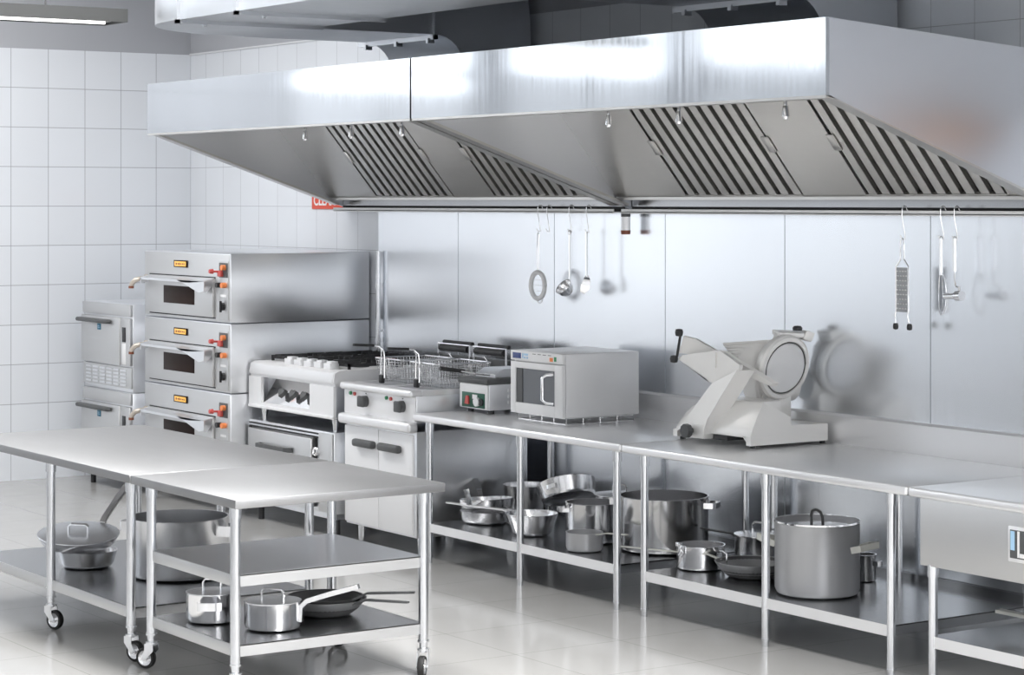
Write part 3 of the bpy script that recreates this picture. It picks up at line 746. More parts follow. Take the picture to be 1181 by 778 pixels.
# ------------------------------------------------------------------ microwave on its wire rack
MX0, MX1, MY0, MY1, MZ0, MZ1 = 5.42, 5.925, -.65, -.124, .888, 1.24
r = thing('wire_rack', 'low chrome wire rack lying under the microwave', 'rack', ((MX0 + MX1) / 2, (MY0 + MY1) / 2, .85))
q = MB()
for y in (MY0 + .03, MY1 - .03): q.tube([(MX0 + .03, y, .853), (MX1 - .01, y, .853)], .003, 6); q.tube([(MX0 + .03, y, .884), (MX1 - .01, y, .884)], .003, 6)
for x in (MX0 + .03, MX1 - .01): q.tube([(x, MY0 + .03, .853), (x, MY1 - .03, .853)], .003, 6); q.tube([(x, MY0 + .03, .884), (x, MY1 - .03, .884)], .003, 6)
q.build('frame', 'chrome', r)
q = MB()
for k in range(5):
    x = MX0 + .03 + k * (MX1 - MX0 - .04) / 4
    for y in (MY0 + .03, MY1 - .03): q.cyl((x, y, .85), (x, y, .886), .003, 6)
    y = MY0 + .03 + k * (MY1 - MY0 - .06) / 4
    for xx in (MX0 + .03, MX1 - .01): q.cyl((xx, y, .85), (xx, y, .886), .003, 6)
q.build('uprights', 'chrome', r)
m = thing('microwave', 'steel commercial microwave oven standing on a wire rack on the counter', 'microwave', ((MX0 + MX1) / 2, (MY0 + MY1) / 2, .888))
MB().box(MX0, MX1, MY0 + .022, MY1, MZ0, MZ1, .006).build('casing', 'flight', m)
dr = MB(); dr.box(MX0, MX0 + .05, MY0 - .004, MY0 + .02, MZ0, 1.178, .003); dr.box(MX1 - .075, MX1, MY0 - .004, MY0 + .02, MZ0, 1.178, .003)
dr.box(MX0 + .048, MX1 - .073, MY0 - .004, MY0 + .02, MZ0, .948, .003); dr.box(MX0 + .048, MX1 - .073, MY0 - .004, MY0 + .02, 1.142, 1.178, .003)
do = dr.build('door', 'white', m)
MB().box(MX0 + .046, MX1 - .07, MY0 + .006, MY0 + .018, .944, 1.146).build('door_window', 'doorglass', do)
MB().box(MX0 + .05, MX0 + .11, MY0 + .002, MY0 + .0065, .948, 1.142).build('window_border', 'dgrey', do)
MB().tube([(MX1 - .085, MY0 - .003, 1.125), (MX1 - .11, MY0 - .035, 1.12), (MX1 - .125, MY0 - .05, 1.105), (MX1 - .125, MY0 - .05, .985), (MX1 - .11, MY0 - .035, .968), (MX1 - .085, MY0 - .003, .963)], .010, 12).build('door_handle', 'chrome', do)
cp = MB().box(MX0, MX1, MY0 - .004, MY0 + .022, 1.184, MZ1, .003).build('control_panel', 'white', m)
MB().box(MX0 + .025, MX0 + .105, MY0 - .007, MY0 - .003, 1.196, 1.228, .001).build('display', 'navy', cp)
q = MB(); q.box(MX0 + .118, MX0 + .128, MY0 - .006, MY0 - .003, 1.20, 1.226); q.box(MX0 + .135, MX0 + .175, MY0 - .006, MY0 - .003, 1.215, 1.226); q.box(MX0 + .135, MX0 + .15, MY0 - .006, MY0 - .003, 1.198, 1.208); q.box(MX0 + .16, MX0 + .175, MY0 - .006, MY0 - .003, 1.198, 1.208)
q.build('keys', 'sky', cp)
q = MB()
for k in range(4):
    q.box(MX0 + .22 + k * .05, MX0 + .25 + k * .05, MY0 - .006, MY0 - .003, 1.226, 1.229)
q.build('key_marks', 'dgrey', cp)
MB().box(MX1 - .118, MX1 - .088, MY0 - .007, MY0 - .003, 1.195, 1.216, .001).build('stop_key', 'orange', cp)
MB().box(MX1 - .075, MX1 - .055, MY0 - .007, MY0 - .003, 1.197, 1.222, .001).build('start_key', 'ledgreen', cp)

# ------------------------------------------------------------------ meat slicer
s = thing('meat_slicer', 'cream cast aluminium meat slicer with round blade guard on the counter', 'slicer', (7.13, -.3, .85))
prof = [(-.57, .868), (-.57, .915), (-.555, .955), (-.50, 1.062), (-.485, 1.078), (-.44, 1.064), (-.312, 1.0), (-.302, .958), (-.06, .952), (-.06, .868)]
secs = []
for x, k, yk in ((6.80, .30, .93), (6.815, .52, .97), (6.86, .68, 1), (6.95, .80, 1), (7.10, .92, 1), (7.25, .98, 1), (7.405, 1, 1), (7.42, .985, 1)):
    secs.append([(x, -.30 + (y + .30) * yk, .905 + (max(z, .905) - .905) * k if z > .905 else .905) for y, z in prof])
b = MB().loft(secs)
b.build('base', 'cast', s)
ft = MB()
for (xa, xb) in ((6.80, 6.835), (7.385, 7.42)):
    ft.prism([(xa, -.57, .866), (xa, -.57, .9048), (xa, -.06, .9048), (xa, -.06, .866)], (xb - xa, 0, 0))
ft.prism([(6.835, -.57, .895), (6.86, -.57, .909), (6.835, -.57, .909)], (0, .5, 0)); ft.prism([(7.385, -.57, .885), (7.385, -.57, .909), (7.355, -.57, .909)], (0, .5, 0))
ft.box(6.835, 7.385, -.09, -.06, .866, .9048)
ft.build('base_skirt', 'cast', s)
for x in (6.83, 7.39):
    for y in (-.53, -.07): MB().cyl((x, y, .85), (x, y, .868), .015, 12).build('foot', 'black', s)
MB().box(6.98, 7.20, -.54, -.10, .872, .90, .004).build('motor_pan', 'dgrey', s)
# carriage arm
a = MB()
a.prism([(6.945, -.60, .90), (7.085, -.60, .90), (7.115, -.60, .975), (7.30, -.56, 1.235), (7.10, -.56, 1.155), (6.96, -.60, .985)], (0, .07, 0))
a.prism([(7.09, -.60, .90), (7.135, -.52, .90), (7.16, -.52, .985), (7.345, -.48, 1.235), (7.30, -.56, 1.235), (7.12, -.60, .975)], (-.02, .02, 0))
a.box(6.93, 7.09, -.605, -.53, .875, .95, .006)
a.build('carriage_arm', 'cast', s)
kb = MB(); c0 = Vector((7.0, -.628, .912))
kb.prism([c0 + Vector((.036 * math.cos(a), 0, .036 * math.sin(a))) for a in [k * PI / 4 + .2 for k in range(8)]], (0, -.028, 0)); kb.cyl(c0, c0 + Vector((0, .03, 0)), .014, 12)
kb.build('thickness_knob', 'dgrey', s)
MB().cyl((7.0, -.52, 1.0), (7.055, -.52, 1.085), .006, 8).build('guide_rod', 'black', s)
# sliding food tray
tr = MB()
tr.prism([(6.82, -.55, 1.262), (6.85, -.55, 1.285), (7.13, -.55, 1.325), (7.155, -.55, 1.326), (7.305, -.545, 1.262), (7.30, -.545, 1.235), (7.10, -.55, 1.155), (7.06, -.55, 1.162)], (0, .022, 0))
tr.prism([(7.13, -.552, 1.32), (7.16, -.55, 1.325), (7.37, -.38, 1.165), (7.35, -.38, 1.15), (7.29, -.44, 1.185)], (.012, .03, 0))
tr.prism([(7.105, -.556, 1.315), (7.13, -.556, 1.315), (7.125, -.556, 1.235), (7.108, -.556, 1.235)], (0, .008, 0))
tr.prism([(6.82, -.55, 1.262), (7.06, -.55, 1.162), (7.10, -.40, 1.165), (6.86, -.46, 1.27)], (0, 0, .012))
to = tr.build('food_tray', 'cast', s)
bk = MB().prism([(6.815, -.545, 1.295), (6.85, -.54, 1.385), (6.90, -.50, 1.37), (7.05, -.45, 1.30), (6.90, -.50, 1.285)], (0, .015, 0)); bk.build('pusher_plate', 'cast', s)
hd = MB().tube([(6.81, -.553, 1.275), (6.838, -.553, 1.385)], .007, 10); hd.build('handle_rod', 'black', s)
for c in ((6.788, -.555, 1.263), (6.828, -.553, 1.402)):
    kk = MB().lathe([(0, -.022), (.018, -.018), (.022, 0), (.018, .016), (0, .02)], c, 18); kk.build('handle_knob', 'black', s)
# ribbed gauge plate
gp = MB(); A = Vector((7.02, -.42, 1.352)); B = Vector((7.245, -.225, 1.378)); Cc = Vector((7.22, -.30, 1.14)); Dd = Vector((7.16, -.41, 1.225))
nn = (B - A).cross(Dd - A).normalized()
if nn.y > 0: nn = -nn
gp.prism([A, B, Cc, Dd], -nn * .02); gpo = gp.build('gauge_plate', 'cast', s)
rb = MB()
for k in range(9):
    u = .06 + k / 9.2; rb.bar([A.lerp(Dd, u) + nn * .001, B.lerp(Cc, u) + nn * .001], .013, .014, (Dd - A))
rb.build('ribs', 'cast', gpo)
# blade with its guard ring, leaning out over the table
n = Vector((.965, .03, -.20)).normalized(); bc = Vector((7.262, -.213, 1.232))
mm = Matrix.Translation(bc) @ Vector((0, 0, 1)).rotation_difference(n).to_matrix().to_4x4()
MB().lathe([(0, -.05), (.155, -.05), (.168, -.03), (.170, 0), (.160, .012), (.140, .014), (.134, .004), (.134, -.006), (0, -.006)], seg=56).xf(mm).build('blade_guard', 'cast', s)
MB().lathe([(0, .0), (.128, .0), (.1305, .008), (.124, .014), (.06, .02), (0, .022)], seg=56).xf(mm).build('blade_cover', 'white', s)
MB().lathe([(.1315, -.004), (.1335, -.004), (.1335, .012), (.1315, .012), (.1315, -.004)], seg=56).xf(mm).build('blade_edge', 'dgrey', s)
uv = Vector((0, 1, 0)); uv = (uv - n * uv.dot(n)).normalized(); vv = n.cross(uv)
if vv.z < 0: vv = -vv
st = MB().prism([bc - n * .052 + uv * p + vv * q for p, q in ((-.02, .166), (.10, .150), (.160, .08), (.168, -.02), (.055, -.215), (-.075, -.215), (-.12, -.08))], -n * .03); st.build('blade_support', 'cast', s)
st = MB().box(7.02, 7.34, -.42, -.30, 1.00, 1.075, .01); st.cyl((7.12, -.30, 1.13), (7.12, -.05, 1.13), .085, 24); st.box(7.05, 7.19, -.26, -.10, .95, 1.12, .01); st.build('motor_housing', 'cast', s)
sp = MB(); sp.obox((7.24, -.15, 1.402), (.25, .97, -.05), (-.9, .2, .1), (0, .05, 1), .17, .09, .026, .006); sp.obox((7.275, -.075, 1.39), (.3, .9, -.3), (-.9, .3, 0), (.2, .3, .9), .05, .075, .05, .006); sp.build('sharpener', 'cast', s)
MB().lathe([(0, 1.418), (.024, 1.418), (.026, 1.432), (.018, 1.442), (0, 1.444)], (7.262, -.125, 0), 18).build('sharpener_knob', 'black', s)

# ------------------------------------------------------------------ pots and pans
def pan(name, label, cat, x, y, z, R, h, mat='pot', base=None, round_=.02, wall=.004, group=None, inner=None, tilt=None):
    """open vessel with thickness; returns its root. base = foot radius for flared walls"""
    b0 = base if base else R
    o = thing(name, label, cat, (x, y, z), group)
    pr = [(0, 0), (b0 - round_, 0), (b0 - round_ * .3, round_ * .3), (b0 + (R - b0) * round_ / h, round_), (R, h - .004), (R + .002, h), (R - wall, h), (R - wall, h - .005), (b0 - wall + (R - b0) * round_ / h, round_ + .004), (b0 - round_ - wall, wall), (0, wall)]
    m = MB().lathe(pr, (0, 0, 0), 56)
    o['_m'] = 1
    del o['_m']
    pl(m, o, tilt).build('body', mat, o)
    return o
def pl(m, o, tilt=None):
    T = Matrix.Translation(o.location)
    if tilt is not None: T = T @ tilt
    return m.xf(T)
def lid(o, R, z, mat='pot', dome=.012, loop=True, ang=0., tilt=None, lh=.045, lw=.05, strap=False):
    m = MB().lathe([(R + .004, z), (R + .004, z + .005), (R * .93, z + .006), (R * .5, z + dome), (0, z + dome + .003), (0, z + dome), (R * .5, z + dome - .003), (R * .93, z), (R + .004, z)], (0, 0, 0), 48)
    lo = pl(m, o, tilt).build('lid', mat, o)
    c, s_ = math.cos(ang), math.sin(ang); zt = z + dome
    P = [(-lw, zt - .002), (-lw, zt + lh * .75), (-lw * .75, zt + lh), (lw * .75, zt + lh), (lw, zt + lh * .75), (lw, zt - .002)]
    pts = [(u * c, u * s_, w) for u, w in P]
    q = MB()
    if strap: q.bar(pts, .028, .005, (-s_, c, 0))
    else: q.tube(pts, .0055, 10)
    pl(q, o, tilt).build('lid_handle', 'chrome', lo)
    return lo
def side_handle(o, R, z, ang, mat='chrome', w=.05, out=.045, tilt=None, strap=True, t=.022):
    c, s_ = math.cos(ang), math.sin(ang)
    P = [(R - .001, -w), (R + out * .8, -w * .95), (R + out, -w * .7), (R + out, w * .7), (R + out * .8, w * .95), (R - .001, w)]
    pts = [(r * c - v * s_, r * s_ + v * c, z) for r, v in P]
    q = MB()
    if strap: q.bar(pts, t, .005, (0, 0, 1))
    else: q.tube(pts, .006, 10)
    pl(q, o, tilt).build('handle', mat, o)
def long_handle(o, R, z, ang, L, rise, mat='chrome', w=.024, drop=.05, tilt=None, t=.007, curve=.04):
    c, s_ = math.cos(ang), math.sin(ang)
    P = [(R + .001, z - drop), (R + .004, z - .012), (R + .03, z + rise * .12 + .004), (R + L * .5, z + rise * .55), (R + L, z + rise)]
    pts = [(r * c, r * s_, zz) for r, zz in P]
    q = MB().bar(pts, [w * 1.15, w, w * .8, w * .85, w], t, (-s_, c, 0))
    pl(q, o, tilt).build('handle', mat, o)
A_ = .229        # shelf height of the wall counters
B_ = .241        # shelf of the long island table
C_ = .236        # lower shelf of the short island table
# camera-side bearings are given as world angles (0 = along the wall to the right)
# --- counter with the microwave, from left to right
p = pan('saute_pan', 'shallow polished saute pan at the left end of the wall counter shelf', 'pan', 5.155, -.645, A_, .153, .072, 'pot', .135)
long_handle(p, .153, .055, 2.0, .18, .05)
tl = Matrix.Translation((-.01, 0, .077)) @ Matrix.Rotation(math.radians(-4), 4, 'Y')
p = pan('saute_pan', 'second shallow pan stacked on the saute pan at the left end', 'pan', 5.15, -.63, A_, .158, .06, 'pot', .15, tilt=tl)
long_handle(p, .158, .05, 2.75, .17, .10, tilt=tl, w=.034, t=.016)
q = MB().bar([(.05, -.153, .03), (.052, -.158, .075), (.045, -.165, .125)], [.03, .03, .04], .014, (1, 0, 0)); pl(q, p, tl).build('lug', 'chrome', p)
p = pan('deep_saucepan', 'deep flared saucepan behind the first pans on the counter shelf', 'pot', 5.05, -.29, A_, .14, .185, 'pot', .105)
p = pan('flared_saucepan', 'wide flared saucepan with its flat handle pointing left over the stacked pans', 'pot', 5.70, -.70, A_, .148, .122, 'pot', .105)
q = MB(); q.bar([(-.139, -.04, .07), (-.147, -.05, .116), (-.20, -.055, .121), (-.45, -.075, .112), (-.73, -.09, .106)], [.03, .03, .026, .024, .03], .007, (0, 1, 0)); pl(q, p).build('handle', 'rim', p)
p = pan('stockpot', 'medium stockpot with lid leaning pan on top, behind the small grey saucepan', 'pot', 6.08, -.56, A_, .148, .215, 'pot')
side_handle(p, .148, .18, -1.9, w=.04); side_handle(p, .148, .18, 1.24, w=.04)
p = pan('lidded_pot', 'low lidded pot at the back against the wall, half hidden by the medium stockpot', 'pot', 5.83, -.19, A_, .145, .20, 'pot')
lid(p, .145, .20, ang=.2)
tl = Matrix.Translation((0, 0, .165)) @ Matrix.Rotation(math.radians(-24), 4, Vector((.25, 1, 0)))
p = pan('frying_pan', 'tilted steel pan propped on the rims of the pots behind', 'pan', 5.63, -.40, A_, .165, .10, 'pot', .155, tilt=tl)
side_handle(p, .158, .05, -1.15, tilt=tl, w=.03, out=.025)
p = pan('small_saucepan', 'small grey saucepan in front of the medium stockpot', 'pot', 6.32, -.79, A_, .098, .10, 'alu')
q = MB().bar([(.093, .01, .094), (.16, .03, .108), (.30, .06, .114)], .02, .006, (0, 1, 0)); pl(q, p).build('handle', 'beige', p)
q = MB()
for k in range(7): q.box(-.085 + k * .018, -.075 + k * .018, -.02 + .012 * (k % 2), -.008 + .012 * (k % 2), .098, .112 + .006 * (k % 3))
p = pan('large_stockpot', 'large open stockpot between the two wall counters', 'pot', 6.53, -.42, A_, .236, .29, 'pot', round_=.03)
side_handle(p, .236, .25, .62, w=.06, out=.06, t=.03); side_handle(p, .236, .25, .62 + PI, w=.06, out=.06, t=.03)
# --- counter with the slicer
p = pan('saucepan', 'shallow polished saucepan with chrome clasp just right of the large stockpot', 'pot', 7.12, -.645, A_, .122, .122, 'pot')
q = MB().box(-.012, .03, -.135, -.118, .085, .128, .004); q.box(-.03, .006, -.14, -.12, .118, .14, .004); q.cyl((.0, -.128, .075), (.02, -.128, .10), .014, 12); pl(q, p).build('clasp', 'chrome', p)
q = MB().tube([(.122, .0, .10), (.20, -.02, .112), (.24, -.03, .104), (.245, -.03, .03)], .005, 8); pl(q, p).build('wire_handle', 'chrome', p)
p = pan('lidded_pot', 'small lidded pot behind the frying pan on the slicer counter shelf', 'pot', 7.11, -.24, A_, .135, .135, 'pot')
lid(p, .135, .135, ang=.3, lh=.05)
long_handle(p, .135, .12, 3.5, .22, .02, 'black', .03)
p = pan('frying_pan', 'grey frying pan with a thin handle pointing left, behind the front leg', 'pan', 7.46, -.60, A_, .180, .078, 'panout', .125, round_=.03)
m = MB().lathe([(0, .0055), (.115, .0055), (.15, .034), (.1755, .074), (.1745, .0745), (.149, .0355), (.114, .007), (0, .007)], (0, 0, 0), 48); pl(m, p).build('coating', 'pandark', p)
q = MB().bar([(-.16, -.06, .068), (-.22, -.10, .092), (-.30, -.13, .088), (-.75, -.26, .078)], .016, .006, (0, 1, 0)); pl(q, p).build('handle', 'beige', p)
p = pan('grey_stockpot', 'big matt grey lidded stockpot with pale handles under the slicer counter', 'pot', 8.0, -.65, A_, .2, .345, 'alu', round_=.03)
m = MB().lathe([(.196, .322), (.196, .327), (.10, .33), (0, .331), (0, .327), (.10, .326), (.19, .322), (.196, .322)], (0, 0, 0), 48); lo = pl(m, p).build('lid', 'chrome', p)
q = MB().tube([(-.04, .0, .328), (-.04, -.003, .365), (-.028, -.005, .388), (0, -.006, .396), (.028, -.005, .388), (.04, -.003, .365), (.04, 0, .328)], .007, 10); pl(q, p).build('lid_handle', 'dgrey', lo)
m = MB().lathe([(.198, .34), (.2025, .34), (.2025, .348), (.198, .348), (.198, .34)], (0, 0, 0), 56); pl(m, p).build('rim', 'chrome', p)
for a in (.42, PI + .42):
    c, s_ = math.cos(a), math.sin(a)
    q = MB().bar([((.198) * c + .06 * s_, .198 * s_ - .06 * c, .225), (.24 * c + .05 * s_, .24 * s_ - .05 * c, .235), (.30 * c - .02 * s_, .30 * s_ + .02 * c, .25), (.24 * c - .06 * s_, .24 * s_ + .06 * c, .24), (.196 * c - .05 * s_, .196 * s_ + .05 * c, .225)], .03, .012, (0, 0, 1)); pl(q, p).build('handle', 'beige', p)
p = pan('steel_canister', 'narrow steel canister standing behind the big grey stockpot', 'container', 7.86, -.215, A_, .055, .13, 'pot', round_=.01)
side_handle(p, .055, .09, .35, w=.02, out=.03)
# --- under the sink unit
p = pan('frying_pan', 'pan with pale flat handle under the sink unit at the right edge', 'pan', 9.54, -.52, .223, .15, .07, 'panout', .12)
q = MB().bar([(-.147, -.02, .06), (-.22, -.04, .075), (-.43, -.08, .085)], [.03, .03, .045], .014, (0, 1, 0)); pl(q, p).build('handle', 'beige', p)
# --- long island table
p = pan('saute_pan', 'open flared saute pan standing on the left end of the island shelf', 'pan', 5.40, -3.22, B_, .152, .085, 'pot', .128)
tl = Matrix.Translation((-.05, -.02, .098)) @ Matrix.Rotation(math.radians(9), 4, Vector((.45, 1, 0)))
p = pan('lidded_pan', 'lidded pan resting askew on the saute pan with raised handle', 'pan', 5.37, -3.21, B_, .205, .062, 'pot', .17, tilt=tl)
lid(p, .200, .060, 'potsat', .01, ang=.9, tilt=tl, lh=.04, strap=True)
long_handle(p, .203, .055, 2.14, .27, .16, tilt=tl, w=.036, t=.016)
p = pan('large_stockpot', 'large open stockpot on the shelf of the long island table', 'pot', 5.90, -2.95, B_, .241, .292, 'potsat', round_=.03)
side_handle(p, .241, .235, -2.5, w=.06, out=.06, t=.05); side_handle(p, .241, .235, -2.5 + PI, w=.06, out=.06, t=.05)
# --- short island table
p = pan('lidded_pot', 'squat lidded pot with strap handles on the lowest shelf of the short island', 'pot', 7.06, -3.35, C_, .114, .128, 'pot', round_=.022)
lid(p, .112, .126, 'potsat', .008, ang=.9, lh=.05, lw=.04, strap=True)
side_handle(p, .114, .085, -.55, w=.055, out=.035, t=.035); side_handle(p, .114, .085, -.55 + PI, w=.055, out=.035, t=.035)
p = pan('lidded_saucepan', 'lidded saucepan with long rising handle on the lowest island shelf', 'pot', 7.36, -3.21, C_, .123, .118, 'pot', round_=.022)
lid(p, .121, .116, 'potsat', .006, ang=.55, lh=.045, lw=.055)
long_handle(p, .124, .108, .78, .26, .085, w=.03, drop=.075, t=.02)
p = pan('frying_pan', 'dark frying pan on the lowest island shelf behind the lidded saucepan', 'pan', 7.20, -2.86, C_, .185, .075, 'panout', .125, round_=.03)
m = MB().lathe([(0, .0055), (.115, .0055), (.15, .03), (.1805, .070), (.1795, .0705), (.149, .0315), (.114, .007), (0, .007)], (0, 0, 0), 48); pl(m, p).build('coating', 'pandark', p)
for a, zz in ((.55, .095), (.25, .075)):
    pass
q = MB().bar([(.16, .06, .062), (.21, .09, .085), (.40, .19, .092)], [.05, .03, .022], .008, (-.43, .9, 0)); pl(q, p).build('handle', 'dgrey', p)
tl = Matrix.Translation((.0, .0, .012))
p = pan('frying_pan', 'second dark frying pan nested in the first on the island shelf', 'pan', 7.20, -2.86, C_, .168, .072, 'pandark', .112, round_=.03, tilt=tl)
q = MB().bar([(.15, .055, .068), (.20, .10, .10), (.34, .26, .108)], [.04, .03, .022], .008, (-.7, .7, 0)); pl(q, p, tl).build('handle', 'dgrey', p)

# ------------------------------------------------------------------ utensils hanging from the gutter rail
UY = -.116
def hook(x, label, zb=1.90):
    h = MB()
    pts = [(x + .012, UY + .014, 2.03)]
    for k in range(9):
        a = PI * k / 8; pts.append((x, UY + .001 + .016 * math.cos(a) - .004, 2.042 + .016 * math.sin(a)))
    pts += [(x, UY - .02, 2.01), (x + .008, UY - .018, 1.965), (x + .012, UY - .012, zb + .03), (x + .004, UY - .004, zb + .004), (x - .008, UY - .012, zb + .006), (x - .012, UY - .02, zb + .022)]
    return tag(h.tube(pts, .0026, 8).build('s_hook', 'chrome'), label, 'hook', 'wire hooks on the hood gutter')
hook(4.945, 'wire hook carrying the ring skimmer under the left hood', 1.895)
hook(5.04, 'bare wire hook between skimmer and ladle', 1.895)
hook(5.265, 'wire hook carrying the ladle', 1.895)
hook(5.437, 'wire hook carrying the slotted spoon right of the ladle', 1.895)
hook(8.035, 'wire hook carrying the flat grater', 1.895)
hook(8.295, 'wire hook carrying the whisk left of the peeler', 1.895)
hook(8.385, 'wire hook carrying the peeler at far right', 1.895)
# ring skimmer
u = thing('skimmer', 'ring-shaped skimmer with white rim hanging at the left of the utensils', 'utensil', (4.945, UY - .02, 1.50))
c = Vector((4.945, UY - .02, 1.578)); q = MB()
q.tube([c + Vector((.072 * math.cos(k * PI / 18), -.0, .078 * math.sin(k * PI / 18))) for k in range(37)], .0145, 10, False); q.build('ring', 'white', u)
q = MB(); q.tube([c + Vector((-.006, 0, .078)), (4.936, UY - .018, 1.80), (4.938, UY - .017, 1.885), (4.945, UY - .016, 1.893), (4.952, UY - .017, 1.885), (4.954, UY - .018, 1.80), c + Vector((.006, 0, .078))], .0026, 8); q.build('handle', 'chrome', u)
q = MB()
for k in (-2, 0, 2):
    w = .07 * math.sqrt(1 - (k / 4.2) ** 2); q.cyl(c + Vector((-w, .004, k * .017)), c + Vector((w, .004, k * .017)), .001, 5)
q.tube([c + Vector((.02 + .03 * math.cos(PI + k * PI / 8), 0, -.075 - .03 * math.sin(k * PI / 8))) for k in range(9)], .003, 8)
q.build('wire', 'chrome', u)
# ladle
u = thing('ladle', 'polished steel ladle hanging in the middle under the left hood', 'utensil', (5.265, UY - .02, 1.53))
q = MB(); q.bar([(5.265, UY - .016, 1.60), (5.265, UY - .016, 1.75), (5.265, UY - .016, 1.90)], [.014, .012, .016], .006, (1, 0, 0)); q.tube([(5.265 + .012 * math.cos(k * PI / 6), UY - .016, 1.898 + .012 * math.sin(k * PI / 6)) for k in range(13)], .004, 8); q.build('handle', 'chrome', u)
m = MB().lathe([(0, -.05), (.03, -.042), (.047, -.02), (.052, .008), (.055, .012), (.050, .010), (.044, -.018), (.028, -.038), (0, -.046)], (0, 0, 0), 36).xf(Matrix.Translation((5.262, UY - .05, 1.575)) @ Matrix.Rotation(math.radians(48), 4, 'X')); m.build('bowl', 'chrome', u)
# slotted spoon
u = thing('slotted_spoon', 'narrow slotted spoon hanging edge-on right of the ladle', 'utensil', (5.437, UY - .02, 1.53))
q = MB(); q.bar([(5.437, UY - .016, 1.64), (5.437, UY - .016, 1.905)], .006, .012, (1, 0, 0)); q.build('handle', 'chrome', u)
q = MB(); q.bar([(5.437, UY - .016, 1.65), (5.445, UY - .022, 1.62), (5.44, UY - .03, 1.585), (5.425, UY - .04, 1.55)], [.02, .045, .055, .03], .006, (.5, .8, 0)); q.build('spoon_head', 'chrome', u)
# grater
u = thing('grater', 'flat steel grater with two black feet hanging at the right of the wall', 'utensil', (8.035, UY - .02, 1.47))
x0 = 8.035; y = UY - .018
q = MB(); q.tube([(x0 - .045, y, 1.48), (x0 - .05, y, 1.53), (x0 - .042, y, 1.55), (x0 - .042, y, 1.765), (x0 - .012, y, 1.80), (x0 - .012, y, 1.865), (x0 - .010, y, 1.893), (x0, y, 1.90), (x0 + .010, y, 1.893), (x0 + .012, y, 1.865), (x0 + .012, y, 1.80), (x0 + .042, y, 1.765), (x0 + .042, y, 1.55), (x0 + .036, y, 1.53), (x0 + .05, y, 1.48)], .0045, 10); q.build('frame', 'chrome', u)
bl = MB().box(x0 - .04, x0 + .04, y - .003, y + .002, 1.545, 1.76).build('blade', 'panout', u)
q = MB()
for r in range(9):
    for k in range(4): q.obox((x0 - .028 + k * .0185 + (.004 if r % 2 else 0), y - .005, 1.562 + r * .0225), (1, 0, 0), (0, 1, .6), (0, -.6, 1), .010, .003, .005)
q.build('teeth', 'white', bl)
for dx in (-.045, .05): MB().lathe([(0, -.018), (.012, -.014), (.014, 0), (.011, .014), (0, .016)], (x0 + dx, y, 1.475), 14).build('foot', 'black', u)
# whisk-like masher and peeler
u = thing('whisk', 'small wire whisk with tube handle hanging left of the peeler', 'utensil', (8.295, UY - .02, 1.52))
q = MB(); q.cyl((8.295, UY - .016, 1.73), (8.295, UY - .016, 1.905), .010, 14); q.tube([(8.295 + .009 * math.cos(k * PI / 6), UY - .016, 1.905 + .009 * math.sin(k * PI / 6)) for k in range(13)], .003, 8); q.build('handle', 'chrome', u)
q = MB()
for k in range(6):
    a = k * PI / 6; pts = []
    for j in range(15):
        v = j / 14; w = .036 * math.sin(PI * v)
        pts.append((8.297 + math.cos(a) * w, UY - .02 + math.sin(a) * w, 1.64 + .1 * math.cos(PI * v)))
    q.tube(pts, .0018, 6)
q.build('wires', 'chrome', u)
u = thing('peeler', 'steel peeler with bent crosspiece hanging at the far right', 'utensil', (8.385, UY - .02, 1.60))
q = MB(); q.cyl((8.385, UY - .016, 1.75), (8.385, UY - .016, 1.905), .011, 14); q.tube([(8.385 + .009 * math.cos(k * PI / 6), UY - .016, 1.905 + .009 * math.sin(k * PI / 6)) for k in range(13)], .003, 8); q.tube([(8.385, UY - .016, 1.755), (8.386, UY - .016, 1.70), (8.395, UY - .018, 1.68), (8.415, UY - .02, 1.675)], .004, 8); q.build('handle', 'chrome', u)
q = MB(); q.cyl((8.335, UY - .03, 1.632), (8.41, UY - .03, 1.636), .014, 16); q.cyl((8.41, UY - .03, 1.636), (8.445, UY - .03, 1.638), .024, 18); q.cyl((8.42, UY - .022, 1.68), (8.425, UY - .03, 1.64), .006, 8); q.build('crosspiece', 'chrome', u)

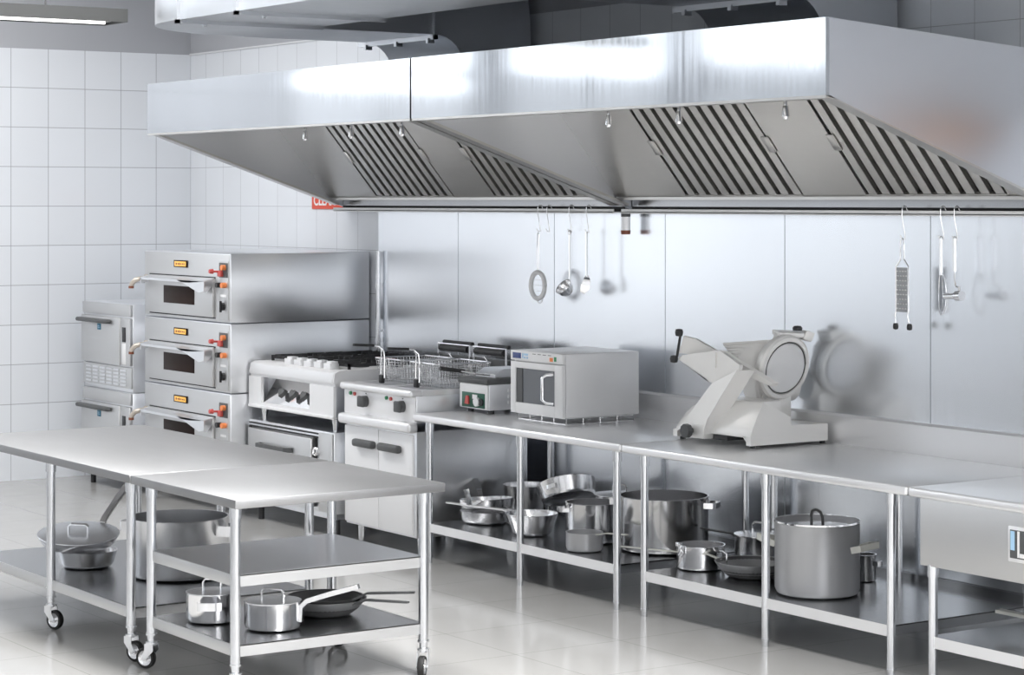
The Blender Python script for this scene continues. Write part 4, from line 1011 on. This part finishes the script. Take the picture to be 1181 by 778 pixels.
# ------------------------------------------------------------------ light
def area(name, loc, rot, sx, sy, power, col=(1, 1, 1)):
    l = bpy.data.lights.new(name, 'AREA'); l.shape = 'RECTANGLE'; l.size = sx; l.size_y = sy; l.energy = power; l.color = col
    o = bpy.data.objects.new(name, l); COL.objects.link(o); o.location = loc; o.rotation_euler = rot; return o
M['brightpane'] = plain('added_bright_window_glow', (.8, .85, .9), .5, emit=(.93, .965, 1), strength=2.9)
M['dimpane'] = plain('added_dim_window_glow', (.6, .62, .65), .5, emit=(.93, .965, 1), strength=.66)
for (a, b), zb in zip(WIN, (3.36, 3.16, 3.0)):   # added glowing panes, bright above and dim below, shaping the hood's reflection
    struct(MB().box(-.19, -.16, a, b, zb, WZ1), 'window_6', 'brightpane'); struct(MB().box(-.19, -.16, a, b, WZ0, zb), 'window_7', 'dimpane')
for (x, y, p) in ((2.3, -2.98, 100), (5.6, -2.98, 82), (8.9, -2.98, 195), (12.2, -2.98, 350), (15.5, -3.3, 300)):   # unseen ceiling lamps, the far right pair added to brighten right-facing sides
    area('ceiling_light', (x, y, ZC - .02), (0, 0, 0), 3.1, .8, p, (1, .99, .975))
    struct(MB().box(x - 1.6, x + 1.6, y - .45, y + .45, ZC - .012, ZC), 'trim_11', 'lightpane')  # glowing panel added over each unseen lamp
for x in (9.8, 13.6):                                # glowing panes added in the front wall to brighten right-facing sides
    struct(MB().box(x - 1.3, x + 1.3, YF - .19, YF - .16, 1.1, 3.3), 'window_8', 'dimpane')
w = bpy.data.worlds.new('world'); sc.world = w; w.use_nodes = True
w.node_tree.nodes['Background'].inputs[0].default_value = (.9, .95, 1, 1); w.node_tree.nodes['Background'].inputs[1].default_value = .05

# ------------------------------------------------------------------ camera
cam = bpy.data.cameras.new('camera'); co = bpy.data.objects.new('camera', cam); COL.objects.link(co)
cam.sensor_width = 36; cam.lens = 79.7506; cam.shift_x = 0; cam.shift_y = -158 / 1181
co.location = (16.0672, -7.8616, 2.085); co.rotation_euler = (PI / 2, 0, math.atan2(.827743, .561107))
cam.clip_start = .05; cam.clip_end = 100
sc.camera = co
sc.view_settings.view_transform = 'Standard'; sc.view_settings.look = 'None'; sc.view_settings.gamma = 1; sc.view_settings.exposure = .15
sc.view_settings.use_curve_mapping = False
sc.cycles.use_denoising = True
sc.cycles.max_bounces = 14; sc.cycles.glossy_bounces = 10; sc.cycles.diffuse_bounces = 4; sc.cycles.sample_clamp_indirect = 6
